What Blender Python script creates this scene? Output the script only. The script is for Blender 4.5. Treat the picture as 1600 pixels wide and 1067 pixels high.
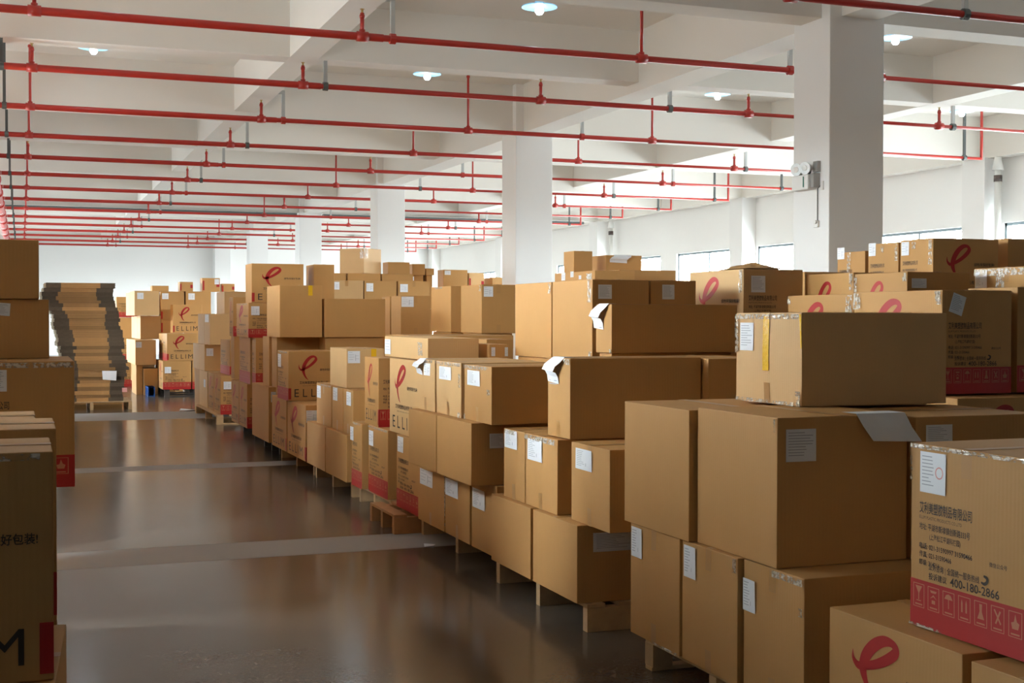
import bpy, bmesh, math, random
from mathutils import Matrix, Vector, noise
for o in list(bpy.data.objects): bpy.data.objects.remove(o)
SC = bpy.context.scene; COL = SC.collection
PI = math.pi

# ------------------------------------------------------------------ camera
cd = bpy.data.cameras.new('camera'); cam = bpy.data.objects.new('camera', cd); COL.objects.link(cam)
cd.sensor_width = 36; cd.sensor_fit = 'HORIZONTAL'; cd.lens = 45.92; cd.clip_start = .05; cd.clip_end = 300
cam.matrix_world = Matrix(((0.936104, 0.004911, -0.351689, 0), (-0.351719, 0.018113, -0.93593, 0), (0.001774, 0.999824, 0.018683, 1.6), (0, 0, 0, 1)))
SC.camera = cam

# ------------------------------------------------------------------ view + daylight
SC.view_settings.view_transform = 'Standard'; SC.view_settings.look = 'None'
SC.view_settings.exposure = 0.18; SC.view_settings.gamma = 1; SC.view_settings.use_curve_mapping = False
SC.cycles.max_bounces = 10; SC.cycles.diffuse_bounces = 6; SC.cycles.glossy_bounces = 4
SC.cycles.transparent_max_bounces = 8; SC.cycles.sample_clamp_indirect = 6
SKY_L, SKY_R, GROUND = 98.0, 64.0, 18.0       # sunlit side of the sky lies to the left (-X)
W = bpy.data.worlds.new('sky'); SC.world = W; W.use_nodes = True
nt = W.node_tree; nt.nodes.clear()
tc = nt.nodes.new('ShaderNodeTexCoord'); sx = nt.nodes.new('ShaderNodeSeparateXYZ'); nt.links.new(tc.outputs['Generated'], sx.inputs[0])
mr = nt.nodes.new('ShaderNodeMapRange'); mr.inputs['From Min'].default_value = -1; mr.inputs['From Max'].default_value = 1
mr.inputs['To Min'].default_value = SKY_L; mr.inputs['To Max'].default_value = SKY_R; nt.links.new(sx.outputs[0], mr.inputs['Value'])
mz = nt.nodes.new('ShaderNodeMapRange'); mz.inputs['From Min'].default_value = -.06; mz.inputs['From Max'].default_value = .04
nt.links.new(sx.outputs[2], mz.inputs['Value'])
mm = nt.nodes.new('ShaderNodeMix'); mm.data_type = 'FLOAT'; nt.links.new(mz.outputs[0], mm.inputs[0]); mm.inputs[2].default_value = GROUND; nt.links.new(mr.outputs[0], mm.inputs[3])
bg = nt.nodes.new('ShaderNodeBackground'); bg.inputs['Color'].default_value = (.98, .99, 1.0, 1); nt.links.new(mm.outputs[0], bg.inputs['Strength'])
wo = nt.nodes.new('ShaderNodeOutputWorld'); nt.links.new(bg.outputs[0], wo.inputs[0])

XW, XL, Y0, Y1, ZS = 17.72, -1.72, -14.0, 57.0, 5.47
COLY = [2.33 + 9 * k for k in range(-1, 7)]          # front faces of the column rows
WZ0, WZ1 = 1.0, 3.43
def win_spans():
    out = []
    for c in COLY:
        a, b = c + .72, c + 8.95
        if b > Y1: b = Y1 - .3
        m = (a + b) / 2
        if b - a > 5: out += [(a, m - .5), (m + .5, b)]
    return [(a, b) for a, b in out if b - a > 1]
WINS = win_spans()
WINL = [(7.25, 8.25), (10.2, 11.25), (14.8, 16.1), (19.3, 20.2), (28.6, 29.6), (35, 36.5), (39.5, 41), (44, 45.5), (49, 50.5)]; WINR = [(a, b) for a, b in WINS if a > 11.5]
for s in (1, -1):
    for i, (a, b) in enumerate(WINR if s > 0 else WINL):
        ld = bpy.data.lights.new('daylight_portal', 'AREA'); ld.shape = 'RECTANGLE'; ld.size = b - a; ld.size_y = WZ1 - WZ0
        ld.cycles.is_portal = True
        lo = bpy.data.objects.new('daylight_portal', ld); COL.objects.link(lo)
        x = XW + .12 if s > 0 else XL - .12
        # local -Z points into the room, local x along Y
        lo.matrix_world = Matrix(((0, 0, s, x), (1, 0, 0, (a + b) / 2), (0, s, 0, (WZ0 + WZ1) / 2), (0, 0, 0, 1)))

# ------------------------------------------------------------------ helpers
MATS = {}
def mat(name, col, rough=.6, metal=0, var=0, nscale=8, bump=0, bscale=40, emit=None, es=0, spec=.5, objvar=0, coat=0):
    if name in MATS: return MATS[name]
    m = bpy.data.materials.new(name); m.use_nodes = True; t = m.node_tree; p = t.nodes['Principled BSDF']
    p.inputs['Base Color'].default_value = (*col, 1); p.inputs['Roughness'].default_value = rough; p.inputs['Metallic'].default_value = metal
    p.inputs['Specular IOR Level'].default_value = spec; p.inputs['Coat Weight'].default_value = coat
    if var or objvar:
        c = t.nodes.new('ShaderNodeTexCoord'); n = t.nodes.new('ShaderNodeTexNoise'); n.inputs['Scale'].default_value = nscale; n.inputs['Detail'].default_value = 4
        t.links.new(c.outputs['Object'], n.inputs['Vector'])
        h = t.nodes.new('ShaderNodeHueSaturation'); h.inputs['Color'].default_value = (*col, 1)
        r = t.nodes.new('ShaderNodeMapRange'); r.inputs['To Min'].default_value = 1 - var; r.inputs['To Max'].default_value = 1 + var
        t.links.new(n.outputs[0], r.inputs['Value'])
        if objvar:
            oi = t.nodes.new('ShaderNodeObjectInfo'); r2 = t.nodes.new('ShaderNodeMapRange'); r2.inputs['To Min'].default_value = 1 - objvar; r2.inputs['To Max'].default_value = 1 + objvar
            t.links.new(oi.outputs['Random'], r2.inputs['Value']); mu = t.nodes.new('ShaderNodeMath'); mu.operation = 'MULTIPLY'
            t.links.new(r.outputs[0], mu.inputs[0]); t.links.new(r2.outputs[0], mu.inputs[1]); t.links.new(mu.outputs[0], h.inputs['Value'])
        else: t.links.new(r.outputs[0], h.inputs['Value'])
        t.links.new(h.outputs[0], p.inputs['Base Color'])
    if bump:
        c = t.nodes.new('ShaderNodeTexCoord'); n = t.nodes.new('ShaderNodeTexNoise'); n.inputs['Scale'].default_value = bscale
        t.links.new(c.outputs['Object'], n.inputs['Vector']); b = t.nodes.new('ShaderNodeBump'); b.inputs['Strength'].default_value = bump; b.inputs['Distance'].default_value = .01
        t.links.new(n.outputs[0], b.inputs['Height']); t.links.new(b.outputs[0], p.inputs['Normal'])
    if emit: p.inputs['Emission Color'].default_value = (*emit, 1); p.inputs['Emission Strength'].default_value = es
    MATS[name] = m; return m
def cardboard(name='kraft_cardboard', col=(.50, .268, .092)):
    m = mat(name, col, .62, var=.06, nscale=5, objvar=.09, spec=.35)
    t = m.node_tree; p = t.nodes['Principled BSDF']
    c = t.nodes.new('ShaderNodeTexCoord'); w = t.nodes.new('ShaderNodeTexWave'); w.bands_direction = 'DIAGONAL'; w.inputs['Scale'].default_value = 38; w.inputs['Distortion'].default_value = .3
    mp = t.nodes.new('ShaderNodeMapping'); mp.inputs['Scale'].default_value = (1, 1, .001); t.links.new(c.outputs['Object'], mp.inputs[0]); t.links.new(mp.outputs[0], w.inputs['Vector'])
    b = t.nodes.new('ShaderNodeBump'); b.inputs['Strength'].default_value = .12; b.inputs['Distance'].default_value = .002
    t.links.new(w.outputs[0], b.inputs['Height']); t.links.new(b.outputs[0], p.inputs['Normal'])
    return m
CARD = cardboard(); PALECARD = cardboard('pale_kraft_cardboard', (.60, .375, .17))
INK = mat('black_print_ink', (.045, .03, .022), .6)
REDINK = mat('red_print_ink', (.40, .012, .012), .5)
BANDLINE = mat('pale_print_line', (.50, .20, .11), .6)
TAPE = mat('brown_packing_tape', (.43, .225, .075), .3, spec=.5)
def clear_mat():
    m = mat('clear_shiny_tape', (.78, .70, .58), .12, spec=.9, bump=.9, bscale=60, coat=.6); t = m.node_tree; p = t.nodes['Principled BSDF']
    c = t.nodes.new('ShaderNodeTexCoord'); n = t.nodes.new('ShaderNodeTexNoise'); n.inputs['Scale'].default_value = 45; n.inputs['Detail'].default_value = 3
    t.links.new(c.outputs['Object'], n.inputs['Vector']); q = t.nodes.new('ShaderNodeMapRange'); q.inputs['From Min'].default_value = .42; q.inputs['From Max'].default_value = .55
    q.inputs['To Min'].default_value = .06; q.inputs['To Max'].default_value = .85; t.links.new(n.outputs[0], q.inputs['Value']); t.links.new(q.outputs[0], p.inputs['Alpha']); return m
CLEAR = clear_mat()
YTAPE = mat('yellow_tape', (.80, .47, .02), .25, bump=.3, bscale=60)
PAPER = mat('white_paper', (.80, .82, .86), .6)
PRINT = mat('grey_paper_print', (.38, .40, .46), .6)
STAMP = mat('red_stamp', (.75, .35, .35), .6)
SEAM = mat('dark_flap_seam', (.13, .075, .035), .8)
WOOD = mat('pallet_pine', (.50, .33, .17), .7, var=.25, nscale=14, objvar=.12)
WOODO = mat('orange_pallet_wood', (.42, .20, .075), .6, var=.25, nscale=14)
DARKP = mat('dark_pallet', (.05, .04, .035), .6)
BLUEP = mat('blue_plastic', (.02, .13, .55), .4)
PLASTER = mat('white_plaster', (.82, .82, .815), .8, var=.035, nscale=.8)
CEIL = mat('ceiling_plaster', (.78, .755, .71), .85, var=.05, nscale=.5)
WALLG = mat('wall_plaster', (.86, .86, .85), .8, var=.03, nscale=.6)
REDP = mat('red_pipe_paint', (.40, .028, .02), .32, var=.08, nscale=3)
GALV = mat('galvanised_steel', (.45, .46, .46), .4, metal=.6)
DGREY = mat('dark_grey_steel', (.09, .10, .10), .5)
FRAME = mat('aluminium_window_frame', (.16, .20, .22), .45, metal=.2)
WHITEP = mat('white_plastic', (.78, .78, .76), .4)
BRASS = mat('brass_sprinkler', (.45, .30, .12), .3, metal=.8)

def glass_mat():
    m = bpy.data.materials.new('window_glass'); m.use_nodes = True; t = m.node_tree; t.nodes.clear()
    a = t.nodes.new('ShaderNodeBsdfTransparent'); a.inputs[0].default_value = (.9, .95, .96, 1); g = t.nodes.new('ShaderNodeBsdfGlossy'); g.inputs['Roughness'].default_value = .02
    x = t.nodes.new('ShaderNodeMixShader'); x.inputs[0].default_value = .05; o = t.nodes.new('ShaderNodeOutputMaterial')
    t.links.new(a.outputs[0], x.inputs[1]); t.links.new(g.outputs[0], x.inputs[2]); t.links.new(x.outputs[0], o.inputs[0]); return m
GLASS = glass_mat()

def floor_mat():
    m = bpy.data.materials.new('polished_concrete'); m.use_nodes = True; t = m.node_tree; p = t.nodes['Principled BSDF']; L = t.links.new; N = t.nodes.new
    c = N('ShaderNodeTexCoord'); s = N('ShaderNodeSeparateXYZ'); L(c.outputs['Object'], s.inputs[0])
    n1 = N('ShaderNodeTexNoise'); n1.inputs['Scale'].default_value = .9; n1.inputs['Detail'].default_value = 6; L(c.outputs['Object'], n1.inputs['Vector'])
    n2 = N('ShaderNodeTexNoise'); n2.inputs['Scale'].default_value = 55; n2.inputs['Detail'].default_value = 3; L(c.outputs['Object'], n2.inputs['Vector'])
    r1 = N('ShaderNodeValToRGB'); r1.color_ramp.elements[0].position = .3; r1.color_ramp.elements[0].color = (.085, .066, .052, 1); r1.color_ramp.elements[1].position = .7; r1.color_ramp.elements[1].color = (.13, .105, .085, 1); L(n1.outputs[0], r1.inputs[0])
    r2 = N('ShaderNodeMapRange'); r2.inputs['To Min'].default_value = .75; r2.inputs['To Max'].default_value = 1.25; L(n2.outputs[0], r2.inputs['Value'])
    h = N('ShaderNodeHueSaturation'); L(r1.outputs[0], h.inputs['Color']); L(r2.outputs[0], h.inputs['Value'])
    # paler, rougher strips that run across the aisle
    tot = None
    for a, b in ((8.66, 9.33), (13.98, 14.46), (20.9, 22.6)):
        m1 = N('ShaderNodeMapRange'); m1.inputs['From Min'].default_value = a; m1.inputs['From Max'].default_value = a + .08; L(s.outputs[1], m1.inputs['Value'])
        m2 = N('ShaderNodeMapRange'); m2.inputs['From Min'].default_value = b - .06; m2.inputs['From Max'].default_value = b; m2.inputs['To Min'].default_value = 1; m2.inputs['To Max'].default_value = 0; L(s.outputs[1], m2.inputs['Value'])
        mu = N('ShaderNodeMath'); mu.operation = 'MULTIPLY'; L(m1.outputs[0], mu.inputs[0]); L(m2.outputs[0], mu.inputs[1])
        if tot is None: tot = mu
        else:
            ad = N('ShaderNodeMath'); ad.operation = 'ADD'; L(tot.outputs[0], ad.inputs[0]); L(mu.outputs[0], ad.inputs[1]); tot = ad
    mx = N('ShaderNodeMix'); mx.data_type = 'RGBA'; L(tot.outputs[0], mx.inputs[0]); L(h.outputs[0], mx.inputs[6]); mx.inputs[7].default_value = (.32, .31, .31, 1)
    L(mx.outputs[2], p.inputs['Base Color'])
    r3 = N('ShaderNodeMapRange'); r3.inputs['To Min'].default_value = .10; r3.inputs['To Max'].default_value = .24; L(n1.outputs[0], r3.inputs['Value'])
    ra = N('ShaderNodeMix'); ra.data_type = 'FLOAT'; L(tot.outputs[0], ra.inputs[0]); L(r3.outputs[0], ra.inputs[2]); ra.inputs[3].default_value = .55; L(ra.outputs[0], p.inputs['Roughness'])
    b = N('ShaderNodeBump'); b.inputs['Strength'].default_value = .06; b.inputs['Distance'].default_value = .004; L(n2.outputs[0], b.inputs['Height']); L(b.outputs[0], p.inputs['Normal'])
    p.inputs['Specular IOR Level'].default_value = .38
    return m
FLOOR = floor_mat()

class MB:                                     # collects shapes into one mesh
    def __init__(s): s.v = []; s.f = []; s.m = []; s.mats = []
    def mi(s, m):
        if m not in s.mats: s.mats.append(m)
        return s.mats.index(m)
    def add(s, vs, fs, m, M=None):
        k = len(s.v); i = s.mi(m)
        s.v += [tuple(M @ Vector(v)) for v in vs] if M else [tuple(v) for v in vs]
        for f in fs: s.f.append([k + a for a in f]); s.m.append(i)
    def box(s, x0, y0, z0, x1, y1, z1, m, M=None):
        v = [(x0, y0, z0), (x1, y0, z0), (x1, y1, z0), (x0, y1, z0), (x0, y0, z1), (x1, y0, z1), (x1, y1, z1), (x0, y1, z1)]
        s.add(v, [(0, 3, 2, 1), (4, 5, 6, 7), (0, 1, 5, 4), (1, 2, 6, 5), (2, 3, 7, 6), (3, 0, 4, 7)], m, M)
    def bev(s, x0, y0, z0, x1, y1, z1, m, b=.01, M=None):
        bm = bmesh.new(); bmesh.ops.create_cube(bm, size=1)
        for v in bm.verts: v.co = Vector(((x0 + x1) / 2 + v.co.x * (x1 - x0), (y0 + y1) / 2 + v.co.y * (y1 - y0), (z0 + z1) / 2 + v.co.z * (z1 - z0)))
        bmesh.ops.bevel(bm, geom=bm.edges[:], offset=b, segments=2, affect='EDGES', profile=.6)
        bm.verts.index_update(); s.add([v.co.copy() for v in bm.verts], [[v.index for v in f.verts] for f in bm.faces], m, M); bm.free()
    def cyl(s, a, b, r, m, n=12, r2=None, cap=True):
        a = Vector(a); b = Vector(b); d = (b - a).normalized(); u = d.orthogonal().normalized(); w = d.cross(u); r2 = r if r2 is None else r2
        vs = [a + (u * math.cos(2 * PI * i / n) + w * math.sin(2 * PI * i / n)) * r for i in range(n)] + [b + (u * math.cos(2 * PI * i / n) + w * math.sin(2 * PI * i / n)) * r2 for i in range(n)]
        fs = [(i, (i + 1) % n, n + (i + 1) % n, n + i) for i in range(n)]
        if cap: fs += [list(range(n))[::-1], list(range(n, 2 * n))]
        s.add(vs, fs, m)
    def lathe(s, c, prof, m, n=20):
        c = Vector(c); vs = []; fs = []
        for r, z in prof:
            for i in range(n): vs.append(c + Vector((r * math.cos(2 * PI * i / n), r * math.sin(2 * PI * i / n), z)))
        for k in range(len(prof) - 1):
            for i in range(n): fs.append((k * n + i, k * n + (i + 1) % n, (k + 1) * n + (i + 1) % n, (k + 1) * n + i))
        s.add(vs, fs, m)
    def build(s, name, parent=None, smooth=False, loc=None):
        me = bpy.data.meshes.new(name); vs = s.v
        if loc is not None: L = Vector(loc); vs = [tuple(Vector(v) - L) for v in vs]
        me.from_pydata(vs, [], s.f)
        for m in s.mats: me.materials.append(m)
        me.polygons.foreach_set('material_index', s.m)
        if smooth: me.polygons.foreach_set('use_smooth', [True] * len(s.f))
        me.update(); o = bpy.data.objects.new(name, me); COL.objects.link(o)
        if loc is not None: o.location = loc
        if parent: o.parent = parent
        return o
def tag(o, label=None, cat=None, group=None, kind=None):
    if label: o['label'] = label
    if cat: o['category'] = cat
    if group: o['group'] = group
    if kind: o['kind'] = kind
    return o
def empty(name, loc, rz=0):
    o = bpy.data.objects.new(name, None); o.empty_display_size = .1; COL.objects.link(o); o.location = loc; o.rotation_euler = (0, 0, rz); return o
def copy_tree(o, parent=None):
    c = o.copy(); COL.objects.link(c)
    if parent: c.parent = parent
    for ch in o.children: copy_tree(ch, c)
    return c
def hide_smooth(o):
    pass

# ------------------------------------------------------------------ the room
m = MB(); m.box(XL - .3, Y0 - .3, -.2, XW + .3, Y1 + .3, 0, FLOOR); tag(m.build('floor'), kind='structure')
m = MB(); m.box(XL - .3, Y0 - .3, ZS, XW + .3, Y1 + .3, ZS + .2, CEIL)
LX = [(-1.72, -1.42, 4.67), (3.1, 3.45, 4.78), (7.84, 8.28, 4.67), (12.68, 13.05, 4.78), (17.4, 17.72, 4.67)]
for a, b, z in LX: m.box(a, Y0, z, b, Y1, ZS, CEIL)
for c in COLY:
    m.box(XL, c + .15, 4.672, XW, c + .53, ZS, CEIL)
    if c + 4.7 < Y1: m.box(XL, c + 4.68, 4.782, XW, c + 5.03, ZS, CEIL)
tag(m.build('ceiling'), kind='structure')
def wall(name, x0, x1, s, WZ0=WZ0):
    m = MB(); xa, xb = min(x0, x1), max(x0, x1)
    m.box(xa, Y0, 0, xb, Y1, WZ0, WALLG); m.box(xa, Y0, WZ1, xb, Y1, ZS, WALLG)
    ys = [Y0] + [v for p in (WINR if s > 0 else WINL) for v in p] + [Y1]
    for i in range(0, len(ys), 2):
        if ys[i + 1] - ys[i] > .01: m.box(xa, ys[i], WZ0, xb, ys[i + 1], WZ1, WALLG)
    for c in COLY:                                     # pilasters
        if s > 0: m.box(17.32, c, 0, xa, c + .64, 4.68, PLASTER)
        else: m.box(xb, c, 0, xb + .25, c + .64, 4.68, PLASTER)
    tag(m.build(name), kind='structure')
wall('wall_right', XW, XW + .24, 1); wall('wall_left', XL - .24, XL, -1)
m = MB(); m.box(XL - .24, Y1, 0, XW + .24, Y1 + .2, ZS, WALLG); tag(m.build('wall_back'), kind='structure')
m = MB(); m.box(XL - .24, Y0 - .2, 0, XW + .24, Y0, ZS, mat('dark_unseen_wall', (.10, .095, .09), .7)); tag(m.build('wall_front'), kind='structure')  # unseen end wall, darkened to cut light bounced from behind the camera
k = 0
for s, x in ((1, XW + .06), (-1, XL - .12)):
    for a, b in (WINR if s > 0 else WINL):
        k += 1; m = MB(); t = .055
        m.box(x, a, WZ0, x + .06, b, WZ0 + t, FRAME); m.box(x, a, WZ1 - t, x + .06, b, WZ1, FRAME); m.box(x, a, WZ0, x + .06, a + t, WZ1, FRAME); m.box(x, b - t, WZ0, x + .06, b, WZ1, FRAME)
        mid = a + (b - a) * .5; m.box(x, mid - .03, WZ0 + t, x + .06, mid + .03, WZ1 - t, FRAME)
        m.box(x + .01, a + t, 2.2, x + .05, b - t, 2.25, FRAME)
        o = tag(m.build('window_%d' % k), kind='structure')
        g = MB(); g.box(x + .026, a + t, WZ0 + t, x + .034, b - t, WZ1 - t, GLASS); g.build('pane', o)
# free-standing columns
names = {1: 'nearest square white column, emergency light on its aisle side', 2: 'second square white column, behind the tall plain cartons', 3: 'third white column, middle of the picture, above the turned box',
         4: 'fourth white column, behind the narrow cartons', 5: 'fifth white column, above the high logo carton', 6: 'farthest white column, against the back wall'}
ci = 0
for j, c in enumerate(COLY):
    for x in (7.70,):
        m = MB(); m.bev(x, c, 0, x + .66, c + .66, ZS, PLASTER, .012); ci += 1
        o = m.build('trim_%d' % ci, loc=(x + .33, c + .33, 0)); tag(o, kind='structure')
        if x > 0 and j >= 2: tag(o, names[j - 1], 'column')

# ------------------------------------------------------------------ red sprinkler pipes
ZP = 4.466
def pipe_line(Y, i):
    root = empty('sprinkler_pipe', (0, Y, ZP))
    first = ['nearest red pipe, only its right part in frame', 'second red pipe from the camera, highest across the whole frame']
    ords = ['third', 'fourth', 'fifth', 'sixth', 'seventh', 'eighth', 'ninth', 'tenth', 'eleventh', 'twelfth', 'thirteenth', 'fourteenth', 'fifteenth', 'farthest']
    lab = first[i] if i < 2 else '%s red ceiling pipe %scrossing the hall' % (ords[i - 2], 'from the camera ' if i < 15 else '')
    tag(root, lab, 'pipe', 'red sprinkler pipes under the ceiling')
    m = MB(); m.cyl((-.36, 0, 0), (3.5, 0, 0), .040, REDP, 14, cap=False); m.cyl((3.5, 0, 0), (9.6, 0, 0), .034, REDP, 12, cap=False); m.cyl((9.6, 0, 0), (16.2, 0, 0), .026, REDP, 10)
    m.build('pipe', root, True)
    m = MB(); m.cyl((16.2, 0, -.02), (16.2, 0, .88 if (i % 3 == 0) else .62), .026, REDP, 10); m.build('end_riser', root, True)
    for x in (.13, 3.28, 6.45, 9.6, 12.87):
        beamx = any(a - .05 < x < b + .05 for a, b, z in LX); f = (Y - 2.33) % 9
        under = beamx or (4.6 < f < 5.1)
        top = .24 if under else (.2 if False else .86)
        h = MB(); h.cyl((x, 0, 0), (x, 0, top), .019 if top > .5 else .022, REDP, 8); h.cyl((x - .06, 0, 0), (x + .06, 0, 0), .052, REDP, 12)
        h.cyl((x, 0, 0), (x, 0, .07), .032, REDP, 10); h.cyl((x, 0, top - .05), (x, 0, top - .02), .028, REDP, 8)
        o = h.build('sprinkler_riser', root, True)
        b = MB(); b.cyl((x, 0, top), (x, 0, top + .035), .012, BRASS, 8); b.cyl((x, 0, top + .035), (x, 0, top + .04), .024, BRASS, 10); b.build('sprinkler_head', o)
    for x in ((3.6 if i % 2 else 3.56), 8.36, 13.12):
        h = MB(); zt = (4.9 - ZP); h.box(x - .022, -.022, -.045, x + .022, .022, zt, GALV); h.cyl((x - .03, 0, 0), (x + .03, 0, 0), .055, REDP if i % 2 else DGREY, 10)
        h.box(x - .12, -.03, zt - .05, x + .02, .03, zt, GALV); h.build('pipe_hanger', root)
    for x in ((15.82,) if i < 2 else (-.20, 15.82)):
        h = MB(); h.box(x - .02, -.02, -.05, x + .02, .02, ZS - ZP, DGREY); h.cyl((x - .03, 0, 0), (x + .03, 0, 0), .05, DGREY, 10); h.build('pipe_hanger', root)
    return root
for i in range(16): pipe_line(10.1 + 3 * i, i)
m = MB(); m.cyl((-.47, 8, 4.33), (-.47, 55.4, 4.33), .085, REDP, 16)
root = m.build('main_pipe', smooth=True); tag(root, 'thick red feed pipe running away at the far left under the ceiling', 'pipe')
for i in range(16):
    y = 10.1 + 3 * i; c = MB(); c.cyl((-.47, y - .16, 4.33), (-.47, y + .16, 4.33), .115, REDP, 14); c.cyl((-.47, y, 4.33), (-.47, y, ZP), .05, REDP, 10); c.cyl((-.47, y, ZP), (-.365, y, ZP), .045, REDP, 10)
    c.build('pipe_coupling', root, True)
    if y > 24:
        c = MB(); c.cyl((-.52, y - .9, 4.33), (-.52, y - .75, 4.33), .12, WHITEP, 14); c.build('pipe_clamp', root)
m = MB(); m.box(-.5, 38.2, 4.56, 7.6, 38.45, 4.64, DGREY); m.box(8.4, 38.2, 4.56, 16.8, 38.45, 4.64, DGREY)
tag(m.build('cable_tray'), 'dark cable tray running across under the far ceiling beam', 'cable tray')

# ------------------------------------------------------------------ ceiling lamps
REFL = mat('lamp_reflector', (.25, .45, .60), .25, emit=(.28, .62, .95), es=.55)
BULB = mat('lamp_bulb', (.9, .95, 1), .3, emit=(.85, .95, 1.0), es=14)
def lamp():
    r = empty('ceiling_lamp', (0, 0, 0))
    m = MB(); m.lathe((0, 0, 0), [(.205, 0), (.20, .012), (.06, .03), (.05, .07)], REFL, 28); m.lathe((0, 0, 0), [(.205, 0), (.197, .003), (.06, .014), (.001, .014)], REFL, 28); m.build('reflector', r, True)
    m = MB(); m.lathe((0, 0, 0), [(.001, -.085), (.03, -.08), (.048, -.055), (.05, -.03), (.04, .0), (.03, .02)], BULB, 16); m.build('bulb', r, True)
    m = MB(); m.cyl((0, 0, .06), (0, 0, ZS - 5.13), .012, WHITEP, 8); m.build('stem', r)
    return r
L0 = None
lamps = {(5.55, 13.9): 'lit disc ceiling lamp at the top edge, left of the nearest column', (5.55, 18.3): 'lit disc ceiling lamp over the centre left, between two red pipes',
         (.92, 18.3): 'lit bulb at the upper left, its disc hidden by the beam', (10.35, 13.8): 'lit disc ceiling lamp just right of the nearest column', (10.35, 18.3): 'lit lamp just left of the nearest column, under the beam edge',
         (15.1, 18.3): 'lit lamp at the far right, beside the pipe bend'}
for x in (.92, 5.55, 10.35, 15.1):
    for y in (9.3, 13.9, 18.3, 22.9):
        if x == 10.35 and y == 13.9: y = 13.8
        if (x, y) not in lamps and not (x > 0 and y == 9.3) and y > 5: pass
        o = lamp() if L0 is None else copy_tree(L0); L0 = L0 or o
        o.location = (x, y, 5.13 if x != .92 or y != 18.3 else 5.17)
        tag(o, lamps.get((x, y), 'disc ceiling lamp hidden behind beams or out of frame'), 'ceiling lamp', 'disc lamps under the slab')
        ld = bpy.data.lights.new('bulb_light', 'POINT'); ld.energy = 2; ld.color = (.85, .94, 1); ld.shadow_soft_size = .06
        lo = bpy.data.objects.new('bulb_light', ld); COL.objects.link(lo); lo.parent = o; lo.location = (0, 0, -.16)

# ------------------------------------------------------------------ emergency light, drain pipes
r = empty('emergency_light', (7.70, 11.66, 2.93)); tag(r, 'white twin-head emergency light mounted on the nearest column', 'emergency light')
def P(m, name): o = m.build(name, r); o.matrix_parent_inverse = Matrix.Translation((-7.70, -11.74, -2.93)); return o
m = MB(); m.bev(7.59, 11.63, 2.925, 7.70, 11.93, 3.08, WHITEP, .012); m.box(7.585, 11.70, 2.95, 7.59, 11.715, 3.06, mat('green_label', (.01, .16, .1), .4)); P(m, 'battery_box')
m = MB(); m.box(7.62, 11.57, 2.94, 7.70, 11.63, 3.085, mat('grey_plastic', (.35, .35, .34), .5)); P(m, 'side_panel')
for y in (11.70, 11.86):
    m = MB(); a = Vector((7.66, y, 3.15)); d = Vector((-1, -.45, -.1)).normalized()
    m.cyl(a, a + d * .09, .035, WHITEP, 16, .066); m.cyl(a + d * .09, a + d * .096, .066, GALV, 16); m.cyl(a + d * .088, a + d * .1, .03, WHITEP, 12); m.cyl((7.65, y, 3.07), (7.66, y, 3.13), .018, DGREY, 8); P(m, 'lamp_head')
m = MB(); m.box(7.66, 11.56, 3.10, 7.70, 11.64, 3.21, mat('grey_plastic', (.35, .35, .34), .5)); P(m, 'bracket')
m = MB(); m.cyl((7.69, 11.60, 2.93), (7.69, 11.60, 2.60), .005, DGREY, 6); m.cyl((7.69, 11.60, 2.93), (7.69, 11.54, 2.96), .004, DGREY, 6); P(m, 'cable')
m = MB(); m.bev(7.675, 11.575, 2.53, 7.70, 11.655, 2.60, WHITEP, .004); m.cyl((7.655, 11.60, 2.585), (7.68, 11.60, 2.585), .022, WHITEP, 10); P(m, 'socket')
m = MB(); m.bev(7.685, 11.50, 2.91, 7.70, 11.545, 3.0, WHITEP, .003); P(m, 'junction_plate')
for x, y, lab in ((17.46, 20.12, 'white drain pipe with dark joint beside the wall pilaster at right'), (17.46, 37.6, 'thin drain pipe down the window wall right of the second column')):
    m = MB(); m.cyl((x, y, 0), (x, y, 4.45), .065, WHITEP, 14); m.cyl((x, y, 4.2), (x, y, 4.32), .078, mat('drain_joint', (.07, .05, .045), .6), 14); m.cyl((x, y, 4.42), (x, y, 4.7), .11, WHITEP, 14, .06)
    tag(m.build('drain_pipe', smooth=True, loc=(x, y, 0)), lab, 'pipe')
m = MB(); m.bev(7.66, 47.5, 3.0, 7.70, 47.8, 3.2, WHITEP, .01); m.box(7.66, 47.6, 2.75, 7.70, 47.7, 3.0, mat('grey_plastic', (.35, .35, .34), .5))
tag(m.build('switch_box', loc=(7.7, 47.65, 2.75)), 'small grey switch box on the fifth column above the stacks', 'switch box')

# ------------------------------------------------------------------ carton printing
_glyph = {}
def glyphs(s, res=2):
    if (s, res) in _glyph: return _glyph[(s, res)]
    c = bpy.data.curves.new('t', 'FONT'); c.body = s; c.size = 1; c.resolution_u = res; c.offset = .012 if ord(s[0]) > 255 or s[0] in '4(' else 0; c.fill_mode = 'FRONT'
    o = bpy.data.objects.new('t', c); COL.objects.link(o); bpy.context.view_layer.update()
    me = bpy.data.meshes.new_from_object(o.evaluated_get(bpy.context.evaluated_depsgraph_get()))
    vs = [(v.co.x, v.co.y) for v in me.vertices]; fs = [list(p.vertices) for p in me.polygons]
    bpy.data.objects.remove(o); bpy.data.curves.remove(c); bpy.data.meshes.remove(me)
    if not vs: vs = [(0, 0), (1, 0), (1, 1)]; fs = [(0, 1, 2)]
    x0 = min(v[0] for v in vs); x1 = max(v[0] for v in vs); y0 = min(v[1] for v in vs); y1 = max(v[1] for v in vs)
    vs = [((v[0] - x0) / max(x1 - x0, 1e-6), (v[1] - y0) / max(y1 - y0, 1e-6)) for v in vs]
    _glyph[(s, res)] = (vs, fs); return vs, fs
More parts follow.
